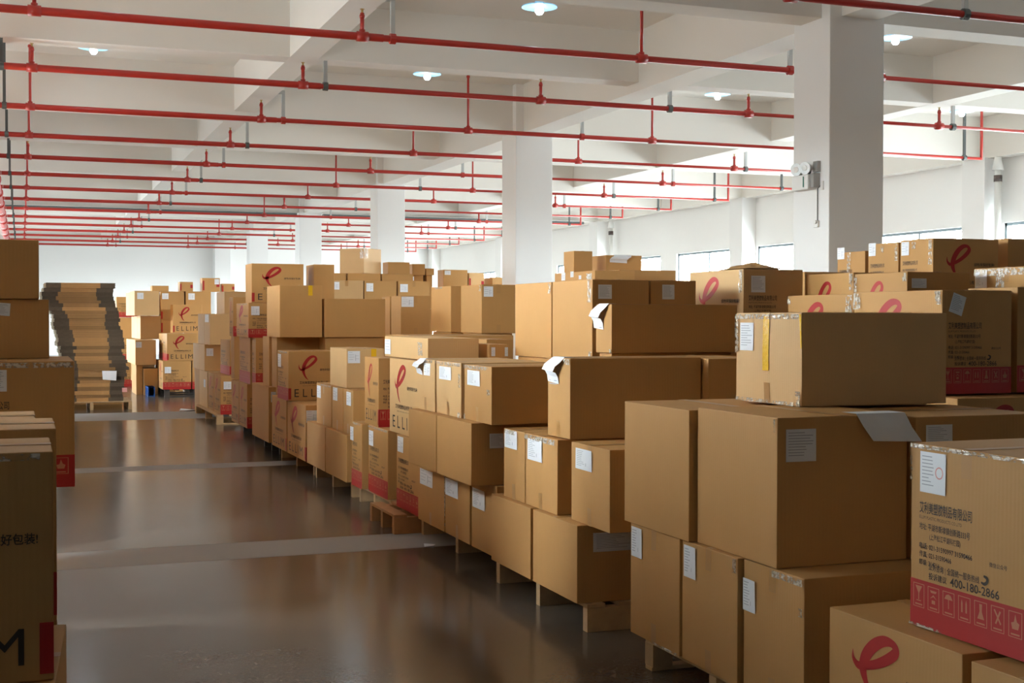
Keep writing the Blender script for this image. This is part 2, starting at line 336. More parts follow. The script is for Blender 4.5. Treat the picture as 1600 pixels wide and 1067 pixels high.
class Face:                                   # a face of a carton; u right, v up, both 0..1
    def __init__(s, mb, origin, U, V, N, bulge): s.mb = mb; s.o = Vector(origin); s.U = Vector(U); s.V = Vector(V); s.N = Vector(N); s.b = bulge
    def pt(s, u, v, e=.0012): return s.o + s.U * u + s.V * v + s.N * (e + s.b * math.sin(PI * min(max(u, 0), 1)) * math.sin(PI * min(max(v, 0), 1)))
    def text(s, t, u0, u1, v0, v1, m, res=2, e=.0016):
        vs, fs = glyphs(t, res); s.mb.add([s.pt(u0 + (u1 - u0) * a, v0 + (v1 - v0) * b, e) for a, b in vs], fs, m)
    def rect(s, u0, u1, v0, v1, m, e=.0012, n=1):
        k = max(1, int(n)); vs = []; fs = []
        for j in range(k + 1):
            for i in range(k + 1): vs.append(s.pt(u0 + (u1 - u0) * i / k, v0 + (v1 - v0) * j / k, e))
        for j in range(k):
            for i in range(k): a = j * (k + 1) + i; fs.append((a, a + 1, a + k + 2, a + k + 1))
        s.mb.add(vs, fs, m)
    def stroke(s, pts, m, e=.0016, n=8):       # pts: (u, v, halfwidth) smoothed
        P_ = []
        q = [pts[0]] + pts + [pts[-1]]
        for i in range(1, len(q) - 2):
            for k in range(n):
                t = k / n; P_.append(tuple(.5 * ((2 * q[i][c]) + (-q[i - 1][c] + q[i + 1][c]) * t + (2 * q[i - 1][c] - 5 * q[i][c] + 4 * q[i + 1][c] - q[i + 2][c]) * t * t + (-q[i - 1][c] + 3 * q[i][c] - 3 * q[i + 1][c] + q[i + 2][c]) * t ** 3) for c in range(3)))
        P_.append(pts[-1]); L = []; R = []
        asp = s.V.length / s.U.length
        for i, (u, v, w) in enumerate(P_):
            a = P_[max(i - 1, 0)]; b = P_[min(i + 1, len(P_) - 1)]; du = b[0] - a[0]; dv = (b[1] - a[1]) * asp; l = math.hypot(du, dv) or 1
            L.append(s.pt(u - dv / l * w, v + du / l * w / asp, e)); R.append(s.pt(u + dv / l * w, v - du / l * w / asp, e))
        k = len(P_); s.mb.add(L + R, [(i, i + 1, k + i + 1, k + i) for i in range(k - 1)], m)
def ribbon(F, u0, u1, v0, v1):
    # looped ribbon mark: left horn, crossing, big loop, tail
    pts = [(.02, .66, .004), (.03, .52, .03), (.13, .43, .05), (.27, .46, .055), (.50, .55, .06), (.74, .70, .07), (.90, .86, .07), (.84, .975, .05), (.66, .97, .07), (.46, .84, .085), (.30, .63, .09), (.24, .42, .08), (.30, .22, .05), (.40, .08, .03), (.50, .0, .006)]
    W_ = u1 - u0
    F.stroke([(u0 + W_ * a, v0 + (v1 - v0) * b, w * W_) for a, b, w in pts], REDINK)
def logo_face(F, near, wrap, mirror=0):
    r = 2 if near else 1
    ribbon(F, .20, .58, .42, .90)
    F.text('绿色环保好包装!', .62, .94, .60, .65, INK, r)
    F.text('艾利美塑胶制品有限公司', .22, .78, .335, .395, INK, r)
    F.text('ELLIM PLASTIC PRODUCTS CO.,LTD', .28, .74, .29, .31, INK, 1)
    for ch, u in zip('ELLIM', (.12, .285, .45, .60, .69)): F.text(ch, u + mirror, u + mirror + (.02 if ch == 'I' else .15 if ch == 'M' else .085), .075, .235, INK, r)
    if wrap: F.rect(*((0.0, .055) if wrap < 0 else (.945, 1.0)), .03, .255, REDINK)
def symbols(F, u, w, k):
    v0, v1 = .105, .235; L = BANDLINE; t = w * .05
    for a, b, c, d in ((u, u + w, v1 - .004, v1), (u, u + w, v0, v0 + .004), (u, u + t, v0, v1), (u + w - t, u + w, v0, v1)): F.rect(a, b, c, d, L, .0018)
    c = u + w / 2; q = lambda x, y: (u + w * x, v0 + (v1 - v0) * y)
    def poly(pts): F.mb.add([F.pt(*q(*p), .0019) for p in pts], [list(range(len(pts)))], L)
    F.rect(*[q(.18, 0)[0], q(.82, 0)[0]], v0 + .012, v0 + .020, L, .0018)
    if k == 0: poly([(.2, .9), (.5, .55), (.8, .9)]); poly([(.46, .6), (.54, .6), (.54, .32), (.46, .32)]); poly([(.3, .3), (.7, .3), (.7, .26), (.3, .26)])
    elif k == 1: poly([(.2, .85), (.8, .85), (.7, .75), (.3, .75)]); poly([(.2, .5), (.5, .68), (.8, .5), (.5, .6)]); poly([(.35, .3), (.65, .3), (.65, .45), (.35, .45)])
    elif k == 2: poly([(.15, .68), (.3, .85), (.5, .9), (.7, .85), (.85, .68)]); poly([(.47, .7), (.53, .7), (.53, .3), (.47, .3)])
    elif k == 3:
        for x in (.25, .6): poly([(x, .35), (x + .12, .35), (x + .12, .72), (x + .06, .88), (x, .72)])
    elif k == 4: poly([(.4, .9), (.62, .9), (.6, .6), (.78, .3), (.25, .3), (.42, .6)])
    elif k == 5: poly([(.2, .85), (.3, .88), (.78, .35), (.7, .3)]); poly([(.65, .85), (.75, .8), (.4, .3), (.3, .33)])
    else: poly([(.5, .9), (.62, .62), (.8, .55), (.72, .32), (.28, .32), (.2, .55), (.4, .6)])
def text_face(F, near):
    r = 2 if near else 1
    F.text('艾利美塑胶制品有限公司', .085, .555, .625, .69, INK, r)
    if near: F.text('ELLIM PLASTIC PRODUCTS CO.,LTD', .085, .47, .592, .612, INK, 2)
    F.text('地址: 平湖市新埭镇创新路333号', .085, .54, .535, .575, INK, r)
    F.text('(上海松江平湖科技园)', .18, .46, .482, .522, INK, r)
    F.text('电话: 021-31590997 31590466', .085, .56, .43, .465, INK, r)
    F.text('传真: 021-31590466', .085, .38, .385, .42, INK, r)
    F.text('邮编: 314211', .085, .27, .342, .375, INK, r)
    F.text('微信公众号', .70, .84, .425, .45, INK, r)
    F.text('业务咨询 | 全国统一服务热线', .175, .62, .328 - .01, .362, INK, r)
    F.text('投诉建议', .175, .34, .272, .31, INK, r); F.text('400-180-2866', .37, .78, .268, .315, INK, r)
    F.stroke([(.635, .335, .005), (.66, .330, .009), (.682, .342, .010), (.682, .362, .010), (.655, .370, .006)], INK, n=4)
    F.rect(0, 1, .0, .256, REDINK, .0012, 6 if F.b else 1)
    for k in range(7): symbols(F, .03 + .137 * k, .105, k)

# ------------------------------------------------------------------ cartons
BOXES = [
    ('R1', (2.67, 3.214, 0.145, 3.29, 3.918, 0.58), 'xlogo', [], '', 0, 'printed carton with big red ribbon logo, lowest at right corner below the address-printed carton'),
    ('R2', (2.67, 2.728, 0.145, 3.29, 3.182, 0.57), '', [], '', 0, 'plain carton corner at bottom right, next to the big red logo carton'),
    ('R3', (2.763, 3.04, 0.585, 3.263, 3.59, 1.189), 'xtext', [('x', 0.049, 0.023, 0.127, 0.133, 2)], 'x', 0, 'printed carton with address text, phone number and red symbol band at the right edge'),
    ('A1', (2.63, 4.96, 0.145, 3.25, 5.447, 0.655), '', [('x', 0.014, 0.013, 0.113, 0.136)], 'x', 0, 'tall plain carton, bottom tier of the nearest pallet, at its far end by the aisle'),
    ('A2', (2.63, 4.477, 0.145, 3.25, 4.943, 0.655), '', [('x', 0.02, 0.015, 0.107, 0.134)], 'x', 0, 'plain tall carton in the middle of the nearest pallet bottom tier'),
    ('A3', (2.65, 4.04, 0.145, 3.27, 4.47, 0.655), '', [('x', -0.002, 0.072, 0.096, 0.126)], 'x', 0, 'tall plain carton, bottom tier of the nearest pallet, immediately left of the logo carton'),
    ('A4', (2.62, 4.862, 0.655, 3.22, 5.495, 1.213), '', [], '', 0, 'large plain carton on second tier, upper left of the nearest pallet'),
    ('A5', (2.65, 4.227, 0.655, 3.245, 4.85, 1.226), '', [('y', 0.036, 0.044, 0.132, 0.123, 1)], '', 0, 'largest plain carton on second tier below the yellow-taped carton, paper sheet on its dark face'),
    ('A6', (3.265, 4.21, 0.655, 3.885, 4.81, 1.215), '', [('y', 0.046, 0.032, 0.126, 0.085, 1)], '', 0, 'plain carton behind the address-printed carton, right of the large second-tier carton'),
    ('A8', (3.27, 4.93, 0.655, 3.89, 5.5, 1.222), '', [], '', 0, 'carton whose flat top shows behind the large second-tier carton, under the yellow-taped one'),
    ('A7', (3.051, 4.68, 1.226, 3.796, 5.222, 1.624), '', [('x', 0.04, 0.044, 0.116, 0.125, 1)], 'x', 0, 'carton bound with yellow tape on top of the nearest pallet'),
    ('B1', (2.63, 6.709, 0.145, 3.19, 7.359, 0.545), '', [], '', 0, 'plain carton at far end of second pallet, bottom tier, left of the darker-sided one'),
    ('B2', (2.63, 6.062, 0.145, 3.25, 6.68, 0.545), '', [('y', 0.088, 0.041, 0.231, 0.098, 1)], '', 0, 'plain carton, bottom tier of second pallet, long grey slip on its dark side'),
    ('B3a', (2.66, 6.874, 0.545, 3.21, 7.224, 0.95), '', [('x', 0.019, 0.004, 0.212, 0.106)], 'x', 0, 'carton on second pallet middle tier, far left, white slip at its upper left'),
    ('B3b', (2.66, 6.395, 0.545, 3.21, 6.871, 0.95), '', [('x', 0.04, 0.025, 0.222, 0.118)], 'x', 0, 'carton on second pallet middle tier, its slip stuck just left of the open gap'),
    ('B4', (2.68, 5.779, 0.545, 3.26, 6.261, 0.955), '', [('x', 0.063, 0.025, 0.21, 0.106)], 'x', 0, 'carton on second pallet middle tier, near end, left of the large nearest stack'),
    ('B5', (2.7, 6.32, 0.955, 3.485, 6.637, 1.385), '', [('x', 0.02, 0.018, 0.154, 0.14, 3)], 'x', 0, 'long plain carton lying across top of second pallet, folded slip hanging from its end'),
    ('B6', (3.49, 6.26, 0.955, 3.89, 6.86, 1.378), '', [], '', 0, 'dark-sided plain carton just right of the long carton on the second pallet'),
    ('B7', (3.292, 7.079, 1.385, 4.154, 7.312, 1.681), '', [('x', -0.011, 0.004, 0.141, 0.153, 3)], '', 0, 'flat wide carton topmost on second pallet, torn slip draped over its left end'),
    ('C1', (2.67, 8.407, 0.145, 3.23, 9.037, 0.585), '', [('x', 0.058, 0.062, 0.311, 0.111)], 'x', 0, 'carton in third pallet bottom tier, farthest, slip under the seam'),
    ('C2', (2.67, 7.87, 0.145, 3.23, 8.392, 0.585), '', [('x', 0.01, 0.063, 0.282, 0.112)], 'x', 0, 'carton in third pallet bottom tier, middle one with slip at upper left'),
    ('C3', (2.67, 7.368, 0.145, 3.23, 7.844, 0.585), '', [('x', 0.029, 0.058, 0.243, 0.122)], '', 0, 'carton in third pallet bottom tier, partly behind the second pallet'),
    ('C4', (2.52, 8.113, 0.585, 3.14, 8.763, 0.965), '', [], '', 0, 'plain carton jutting out on third pallet, second tier, far one'),
    ('C5', (2.52, 7.404, 0.585, 3.14, 8.106, 0.965), '', [('y', 0.115, 0.065, 0.09, 0.089, 1)], '', 0, 'jutting carton on third pallet, second tier, near one with grey slip on dark side'),
    ('C6', (2.57, 8.302, 0.965, 3.17, 8.722, 1.315), '', [('x', 0.016, -0.001, 0.139, 0.106, 3), ('x', 0.17, 0.025, 0.149, 0.083)], 'x', 0, 'top-tier carton on third pallet, farthest, with a peeling white slip'),
    ('C7', (2.57, 7.749, 0.965, 3.17, 8.274, 1.315), '', [('x', 0.072, 0.034, 0.259, 0.084)], 'x', 0, 'top-tier carton on third pallet, middle, square slip under its seam'),
    ('C8', (2.58, 7.212, 0.965, 3.2, 7.721, 1.31), '', [('x', 0.068, 0.033, 0.241, 0.092)], 'x', 0, 'top-tier carton on third pallet, nearest, dark side facing the camera'),
    ('E1', (2.68, 10.729, 0.145, 3.14, 11.1, 0.7), 'xtext', [('x', -0.042, 0.049, 0.118, 0.117)], '', 0, 'printed red-band carton, farthest of the three low ones on the fourth pallet'),
    ('E2', (2.72, 10.046, 0.145, 3.2, 10.669, 0.7), 'xtext', [('x', 0.021, 0.043, 0.148, 0.124)], '', 0, 'printed red-band carton, middle of the three low ones on the fourth pallet'),
    ('E3', (2.7, 9.098, 0.145, 3.18, 9.719, 0.7), 'xtext', [('x', 0.037, 0.009, 0.161, 0.118)], '', 0, 'printed red-band carton above the jutting orange-brown pallet'),
    ('F1', (2.72, 10.334, 0.7, 3.18, 10.8, 1.265), 'xlogo ytext', [], '', 0, 'upright printed carton with slim red ribbon logo, standing farther on the fourth pallet'),
    ('F2', (2.72, 9.165, 0.7, 3.18, 9.998, 1.28), 'xlogo', [], '', 0, 'upright printed carton with clear red ribbon logo, partly behind the third pallet'),
    ('G', (2.74, 9.022, 1.285, 3.135, 10.22, 1.448), '', [('x', 0.012, 0.023, 0.175, 0.119, 1)], '', 0, 'shallow open carton lying on the upright logo cartons, white slip at left'),
    ('H1', (2.66, 12.074, 0.145, 3.26, 12.91, 0.565), '', [], '', 0, 'plain carton low on the fifth pallet, farther one'),
    ('H2', (2.66, 11.199, 0.145, 3.26, 12.046, 0.565), '', [], '', 0, 'plain carton low on the fifth pallet, nearer one beside printed cartons'),
    ('H3', (2.7, 11.981, 0.565, 3.2, 12.63, 0.96), '', [('x', 0.027, 0.024, 0.175, 0.118)], 'x', 0, 'carton on the fifth pallet second tier, farthest of three with narrow slips'),
    ('H4', (2.7, 11.515, 0.565, 3.2, 11.954, 0.96), '', [('x', 0.051, 0.007, 0.183, 0.119)], 'x', 0, 'carton on the fifth pallet second tier, middle of three with narrow slips'),
    ('H5', (2.7, 11.128, 0.565, 3.2, 11.503, 0.96), '', [('x', 0.134, 0.02, 0.169, 0.119)], 'x', 0, 'carton on the fifth pallet second tier, nearest of three with narrow slips'),
    ('H6', (2.72, 11.451, 0.96, 3.074, 12.124, 1.316), '', [('y', 0.011, 0.02, 0.112, 0.109)], 'yY', 0, 'plain carton with yellow tape tab and large slip, on top of the fifth pallet'),
    ('I1', (2.66, 13.969, 0.145, 3.28, 14.849, 0.715), 'xlogo', [], '', 0, 'low printed logo carton on the sixth pallet, farther of two'),
    ('I2', (2.66, 12.957, 0.145, 3.28, 13.933, 0.715), 'xlogo ytext', [('y', 0.005, 0.052, 0.117, 0.122)], '', 0, 'low printed logo carton on the sixth pallet, nearer of two, grey slip on side'),
    ('I3', (2.62, 13.653, 0.715, 3.167, 14.275, 1.238), 'xtext ylogo', [('x', 0.035, 0.038, 0.188, 0.14)], '', 0, 'printed carton with red ribbon logo facing the camera, on the sixth pallet'),
    ('J1', (2.66, 15.054, 0.145, 3.22, 16.214, 0.79), '', [('y', 0.028, 0.055, 0.066, 0.118)], '', 0, 'tall plain carton standing on the seventh pallet by the aisle'),
    ('J2', (2.7, 15.239, 0.79, 3.0, 15.67, 1.37), '', [], '', 0, 'tall narrow plain carton, farther of two under the biggest brown cartons'),
    ('J3', (2.72, 14.859, 0.79, 3.424, 15.184, 1.37), '', [], '', 0, 'tall plain carton, nearer of two under the biggest brown cartons'),
    ('J3b', (3.44, 14.8, 0.79, 4.19, 15.3, 1.37), '', [], '', 0, 'plain carton behind the camera-facing logo carton, right of the tall plain one'),
    ('K1', (2.67, 14.405, 1.37, 3.152, 15.22, 1.951), '', [], 'yY', 0, 'big brown carton with a yellow tape tab, high over the seventh pallet'),
    ('K2', (3.17, 14.41, 1.37, 3.88, 15.0, 1.806), '', [], '', 0, 'big brown carton without slip, right of the yellow-tabbed one'),
    ('M1', (2.74, 17.079, 0.145, 3.2, 17.745, 0.724), 'xlogo ytext', [], '', 0, 'printed logo carton low by the aisle, just beyond the tall plain one'),
    ('M2', (2.74, 17.772, 0.145, 3.2, 18.432, 0.724), 'xlogo', [], '', 0, 'printed logo carton low by the aisle, second beyond the tall plain one'),
    ('M3', (2.78, 17.081, 0.724, 3.28, 17.97, 1.33), 'xtext', [], '', 0, 'printed red-band carton on second tier, farther of the pair beyond the tall plain one'),
    ('M4', (2.8, 16.77, 0.72, 3.3, 17.06, 1.33), 'xtext ytext', [], '', 0, 'printed red-band carton on second tier, nearer of the pair beyond the tall plain one'),
    ('M5', (2.72, 16.828, 1.33, 3.32, 17.837, 1.777), 'xlogo ytext', [('y', 0.033, 0.041, 0.106, 0.114)], '', 0, 'printed carton on third tier with slip, below the high logo carton'),
    ('M6', (2.72, 18.122, 1.33, 3.22, 18.476, 1.87), 'xlogo ytext', [], '', 0, 'printed carton on third tier, behind the one with the slip, thin side showing'),
    ('L1', (2.76, 16.824, 1.777, 3.437, 17.324, 2.284), 'ylogo', [], '', 0, 'printed carton with large red ribbon logo, highest on the far row'),
    ('L2', (3.58, 16.9, 1.777, 3.86, 17.4, 2.287), '', [], '', 0, 'narrow dark-sided carton right of the highest logo carton'),
    ('N1', (2.76, 19.638, 0.145, 3.26, 20.325, 0.723), 'xlogo ytext', [('y', 0.045, 0.086, 0.112, 0.114)], '', 0, 'printed logo carton on the pallet with visible feet, nearer of two'),
    ('N2', (2.76, 20.346, 0.145, 3.26, 21.021, 0.723), 'xlogo', [], '', 0, 'printed logo carton on the pallet with visible feet, farther of two'),
    ('N3', (2.9, 19.666, 0.723, 3.4, 20.634, 1.253), 'xtext ylogo', [], '', 0, 'printed red-band carton above the pallet with visible feet'),
    ('N4', (2.76, 21.097, 0.145, 3.26, 22.092, 0.723), '', [('x', 0.548, 0.133, 0.236, 0.125)], '', 0, 'yellowish plain carton at floor level beyond the two low logo cartons'),
    ('N5', (2.76, 22.076, 0.723, 3.26, 22.911, 1.149), '', [], '', 0, 'yellowish plain carton jutting into the aisle on second tier, farther one'),
    ('N6', (2.76, 21.445, 0.723, 3.26, 22.076, 1.152), '', [('y', 0.029, 0.063, 0.112, 0.123)], '', 0, 'plain carton with square slip on second tier, next to the jutting one'),
    ('N7', (2.78, 21.617, 1.152, 3.28, 22.421, 1.647), '', [], '', 0, 'plain carton on third tier, farther of the pair above the square-slip carton'),
    ('N8', (2.78, 20.932, 1.152, 3.33, 21.601, 1.646), '', [('x', 0.081, 0.01, 0.462, 0.124)], '', 0, 'plain carton on third tier, nearer of the pair above the square-slip carton'),
    ('N9', (3.05, 21.234, 1.646, 3.453, 22.151, 2.006), '', [], '', 0, 'pale-ended plain carton on fourth tier of the far row'),
    ('f10', (2.62, 26.636, 0.15, 3.173, 27.414, 0.72), 'xlogo ytext', [('y', 0.034, 0.117, 0.123, 0.126)], '', 0, 'printed red-band carton at the bottom of the farthest aisle stack'),
    ('f11', (3.19, 26.636, 0.15, 3.79, 27.236, 0.72), 'ytext', [], '', 0, 'printed red-band carton right of the bottom one in the farthest aisle stack'),
    ('f9', (2.7, 26.635, 0.72, 3.302, 27.443, 1.263), 'xtext ylogo', [], '', 0, 'printed logo carton in middle of the farthest aisle stack'),
    ('f7', (2.92, 27.607, 1.263, 3.514, 28.107, 1.849), 'ylogo', [], '', 0, 'printed logo carton on top of the farthest aisle stack'),
    ('f6', (2.33, 28.468, 0.15, 2.643, 29.273, 0.608), '', [], '', 0, 'plain carton at bottom of the distant pale stack, above wooden feet'),
    ('f5', (2.17, 27.588, 0.608, 2.587, 28.785, 1.122), '', [('y', 0.011, 0.039, 0.113, 0.117)], '', 0, 'plain carton second from bottom of the distant pale stack'),
    ('f4', (2.33, 28.31, 1.122, 2.746, 29.087, 1.618), '', [], '', 0, 'plain carton third from bottom of the distant pale stack'),
    ('f1', (2.15, 27.493, 1.618, 2.641, 28.646, 2.123), '', [('y', 0.052, 0.039, 0.125, 0.129)], '', 0, 'plain carton topmost of the distant pale stack'),
    ('f2', (2.812, 29.0, 1.618, 3.31, 29.6, 2.143), '', [('y', 0.029, 0.042, 0.134, 0.124)], '', 0, 'plain carton right of the topmost one of the distant pale stack, two slips'),
    ('f3', (3.337, 29.0, 1.618, 3.883, 29.6, 2.147), '', [('y', 0.056, 0.041, 0.136, 0.139)], '', 0, 'plain carton high at back, below the small reddish cartons'),
    ('D1', (4.5, 7.602, 1.36, 4.967, 8.36, 1.926), 'xlogo ytext', [('y', 0.057, 0.044, 0.108, 0.111, 1)], '', 0, 'printed carton with pale ribbon logo on lit side, highest just left of the nearest column'),
    ('Dp', (4.5, 5.594, 1.2, 4.959, 6.373, 1.749), 'xlogo ytext', [('y', 0.052, 0.023, 0.086, 0.104, 1, -18)], '', 0, 'printed carton behind the yellow-taped one, crooked grey sheet on its dark side'),
    ('Dl', (4.5, 6.373, 1.2, 4.96, 7.067, 1.739), 'xlogo', [], '', 0, 'printed carton behind the yellow-taped one, its ribbon logo cut off at far left'),
    ('Dr', (5.009, 5.614, 1.2, 5.559, 6.014, 1.769), 'ytext', [], '', 0, 'printed red-band carton at right picture edge, beside the crooked-sheet carton'),
    ('Dq', (4.48, 5.444, 0.7, 5.12, 6.064, 1.19), 'ylogo', [], '', 0, 'dark carton with a logo fragment, under the crooked-sheet carton at right'),
    ('T2', (5.0, 6.537, 1.3, 5.475, 7.074, 1.881), 'xlogo ytext', [('y', 0.03, 0.04, 0.108, 0.058, 1)], '', 0, 'printed carton in the middle tier behind, slip cut off on its dark side'),
    ('T1', (5.0, 7.081, 1.3, 5.46, 7.645, 1.893), 'xlogo', [], '', 0, 'printed carton in the middle tier behind, left of the one with the slip'),
    ('T3', (5.6, 6.09, 1.3, 6.1, 6.663, 1.911), '', [('x', 0.008, 0.011, 0.11, 0.113)], 'X', 0, 'taped carton near right edge, white slip at its left, behind the crooked-sheet carton'),
    ('U3', (6.6, 8.317, 1.68, 7.233, 8.726, 2.221), 'xtext ylogo', [('x', 0.017, 0.014, 0.097, 0.108)], '', 0, 'printed carton high against the windows, ribbon logo on its dark side'),
    ('U2', (6.6, 8.743, 1.68, 7.2, 9.15, 2.211), 'xtext', [('x', 0.01, -0.008, 0.096, 0.106)], '', 0, 'printed carton on the highest rear tier, middle of three with slips'),
    ('U1', (6.6, 9.185, 1.68, 7.2, 9.588, 2.161), 'xtext', [('x', 0.002, -0.043, 0.104, 0.1)], '', 0, 'printed carton on the highest rear tier, left of three, shiny tape down its face'),
    ('U4', (7.41, 8.417, 1.68, 8.01, 9.017, 2.24), '', [], '', 0, 'plain carton high at the right edge under the window corner'),
    ('U5', (6.023, 9.2, 1.55, 6.414, 9.8, 1.979), '', [], '', 0, 'dark carton top edge left of the near column base'),
    ('B8', (3.42, 7.647, 1.315, 3.83, 8.325, 1.845), '', [('y', 0.04, 0.033, 0.095, 0.091, 1)], '', 0, 'tall plain carton right of the column, grey sheet on its dark side'),
    ('B9', (3.42, 8.337, 1.315, 3.84, 9.048, 1.845), '', [], '', 0, 'tall plain carton left of the grey-sheet one, in front of the second column'),
    ('B10', (3.845, 7.667, 1.315, 4.185, 8.267, 1.845), '', [('y', 0.083, 0.028, 0.089, 0.096, 1)], '', 0, 'plain dark-sided carton with grey sheet, left of the pale logo carton'),
    ('W1', (6.6, 13.981, 1.6, 7.353, 14.528, 2.163), '', [('x', 0.015, 0.044, 0.112, 0.055)], '', 0, 'wide dark carton in the back rows below the flat slip-topped carton'),
    ('W0', (6.0, 13.345, 1.6, 6.5, 14.525, 2.126), '', [('x', 0.215, -0.001, 0.117, 0.091), ('x', 0.485, -0.008, 0.095, 0.067), ('x', 0.729, 0.044, 0.073, 0.044), ('x', 0.964, 0.036, 0.107, 0.058)], '', 0, 'tape-crumpled carton with several small slips, right of second column'),
    ('W2', (6.75, 14.686, 2.163, 7.249, 15.171, 2.37), '', [('y', 0.058, -0.005, 0.235, 0.059, 3)], '', 0, 'flat carton with a slip folded over its top, against the windows'),
    ('W3', (6.3, 14.639, 2.126, 6.556, 14.96, 2.41), '', [], '', 0, 'small plain carton stacked highest right of the second column'),
    ('K6', (4.5, 12.889, 1.43, 4.886, 13.579, 1.943), '', [('y', 0.024, 0.02, 0.103, 0.107)], 'y', 0, 'plain carton with square slip, left of the second column'),
    ('K5', (4.5, 13.932, 1.43, 4.88, 14.689, 1.952), '', [], '', 0, 'tall plain carton left of the square-slip one near the second column'),
    ('K4', (4.5, 15.987, 1.37, 4.898, 16.462, 1.871), '', [('y', 0.008, 0.011, 0.16, 0.13)], 'y', 0, 'plain carton with wide slip, right of the big brown carton'),
    ('K3', (4.5, 16.509, 1.37, 4.8, 16.929, 1.867), '', [], '', 0, 'narrow-ended plain carton between the big brown carton and the wide-slip one'),
    ('P1', (4.6, 20.481, 1.6, 5.148, 21.081, 2.182), '', [('y', 0.026, 0.023, 0.125, 0.123)], 'y', 0, 'plain carton, left of three with small slips in a row behind the big brown ones'),
    ('P2', (5.158, 20.481, 1.6, 5.7, 21.081, 2.182), '', [('y', 0.032, 0.038, 0.116, 0.133)], '', 0, 'plain carton, middle of three with small slips in a row behind the big brown ones'),
    ('P3', (5.719, 20.481, 1.6, 6.263, 21.081, 2.182), '', [('y', 0.035, 0.047, 0.129, 0.13)], 'y', 0, 'plain carton, right of three with small slips in a row behind the big brown ones'),
    ('Q1', (4.532, 21.1, 1.8, 5.012, 21.7, 2.319), '', [], '', 0, 'low plain carton behind, left of the rotated tape-cornered one'),
    ('Q2', (5.033, 21.1, 1.8, 5.598, 21.7, 2.319), '', [], '', 0, 'low plain carton carrying the rotated tape-cornered carton'),
    ('Q3', (5.614, 21.1, 1.8, 6.161, 21.7, 2.319), '', [('y', 0.536, 0.042, 0.017, 0.065)], '', 0, 'low plain carton right of the one carrying the tape-cornered carton'),
    ('Q4', (5.08, 21.16, 2.319, 5.58, 21.66, 2.735), '', [], '', 40, 'highest carton at centre left, turned on its corner with shiny tape at the top corner'),
    ('Q5', (5.773, 21.3, 2.319, 6.158, 21.65, 2.525), '', [], '', 0, 'small dark carton in front of the third column base'),
    ('Q6', (6.285, 21.6, 2.319, 6.519, 22.0, 2.512), '', [], '', 0, 'small tan carton right of the third column, beside a dark one'),
    ('Q7', (6.531, 21.6, 2.319, 6.686, 22.0, 2.439), '', [], '', 0, 'small dark carton just right of the small tan one'),
    ('V1', (6.9, 21.777, 1.9, 7.35, 22.137, 2.428), '', [('y', 0.022, 0.016, 0.111, 0.073)], '', 0, 'dark carton with slip, lying high in front of the far window wall'),
    ('V2', (7.371, 21.777, 1.9, 7.663, 22.277, 2.379), 'red', [], '', 0, 'low carton with red marks, right of the dark slip carton'),
    ('V3', (7.807, 21.777, 1.9, 8.012, 22.277, 2.305), '', [], '', 0, 'small brown carton just left of the second column'),
    ('S1', (3.518, 9.95, 0.62, 3.755, 10.45, 1.421), '', [], '', 0, 'plain carton surface below the square-slip carton'),
    ('S2', (3.202, 9.0, 1.28, 3.351, 9.4, 1.402), '', [('y', 0.015, 0.021, 0.03, 0.065), ('y', 0.12, 0.021, 0.025, 0.066)], '', 0, 'small box with white tape stripes between the third pallet and the tall plain pair'),
    ('S3', (3.406, 11.6, 1.3, 4.378, 12.5, 1.429), '', [], '', 0, 'flat wide carton top beneath the tall plain cartons behind'),
    ('m5', (-0.699, 3.42, 0.145, 0.101, 4.17, 0.676), '', [], '', -4, 'carton lowest at the bottom left corner, its top edge catching light'),
    ('m4', (-0.543, 3.5, 0.676, 0.077, 3.92, 1.26), 'ylogoL', [], '', 0, 'dark printed carton at the left edge, slogan and company name across it'),
    ('m9', (-0.518, 4.2, 0.145, 0.102, 4.95, 0.676), '', [], '', 0, 'carton low at the left edge, hidden behind the lowest corner carton'),
    ('m6', (-0.519, 4.18, 0.676, 0.101, 4.63, 1.263), 'ylogoL', [], '', 0, 'carton just behind the dark slogan carton, crushed top at left edge'),
    ('m7', (-0.572, 4.68, 0.676, 0.048, 5.18, 1.25), '', [], '', 0, 'carton third back at left edge, only its taped top showing'),
    ('m10', (-0.62, 6.3, 0.145, 0.12, 7.05, 0.838), '', [], '', 0, 'carton hidden under the red-banded carton left of the aisle'),
    ('m3', (-0.395, 6.15, 0.838, 0.225, 6.9, 1.403), 'ytext', [('y', 0.276, 0.036, 0.055, 0.095, 1)], '', 0, 'red-banded printed carton left of the aisle, shiny tape along its top edge'),
    ('m2', (-0.494, 6.5, 1.403, 0.126, 7.0, 1.681), '', [('y', 0.364, 0.016, 0.079, 0.059, 1, -4)], 'y', 0, 'plain carton with white slip at the left edge, second from top'),
    ('m1', (-0.538, 6.48, 1.681, 0.082, 6.98, 1.958), '', [], '', 0, 'plain dark carton topmost at the left edge'),
    ('f8b', (2.75, 28.36, 1.24, 3.09, 28.81, 1.524), 'red', [], '', 0, 'small red-marked carton wedged between the pale stack and the farthest logo cartons, lower one'),
    ('f8a', (2.75, 28.36, 1.524, 3.09, 28.81, 1.753), 'red', [], '', 0, 'small red-marked carton wedged between the pale stack and the farthest logo cartons, upper one'),
    ('t1', (3.227, 29.1, 2.145, 3.512, 29.5, 2.356), 'red', [], '', 0, 'small reddish carton on top of the far stacks, left of the one with a slip'),
    ('t2', (3.704, 29.1, 2.145, 4.09, 29.5, 2.445), 'red', [('y', 0.264, 0.024, 0.096, 0.113)], '', 0, 'reddish carton with a small slip, highest of those on the far stacks'),
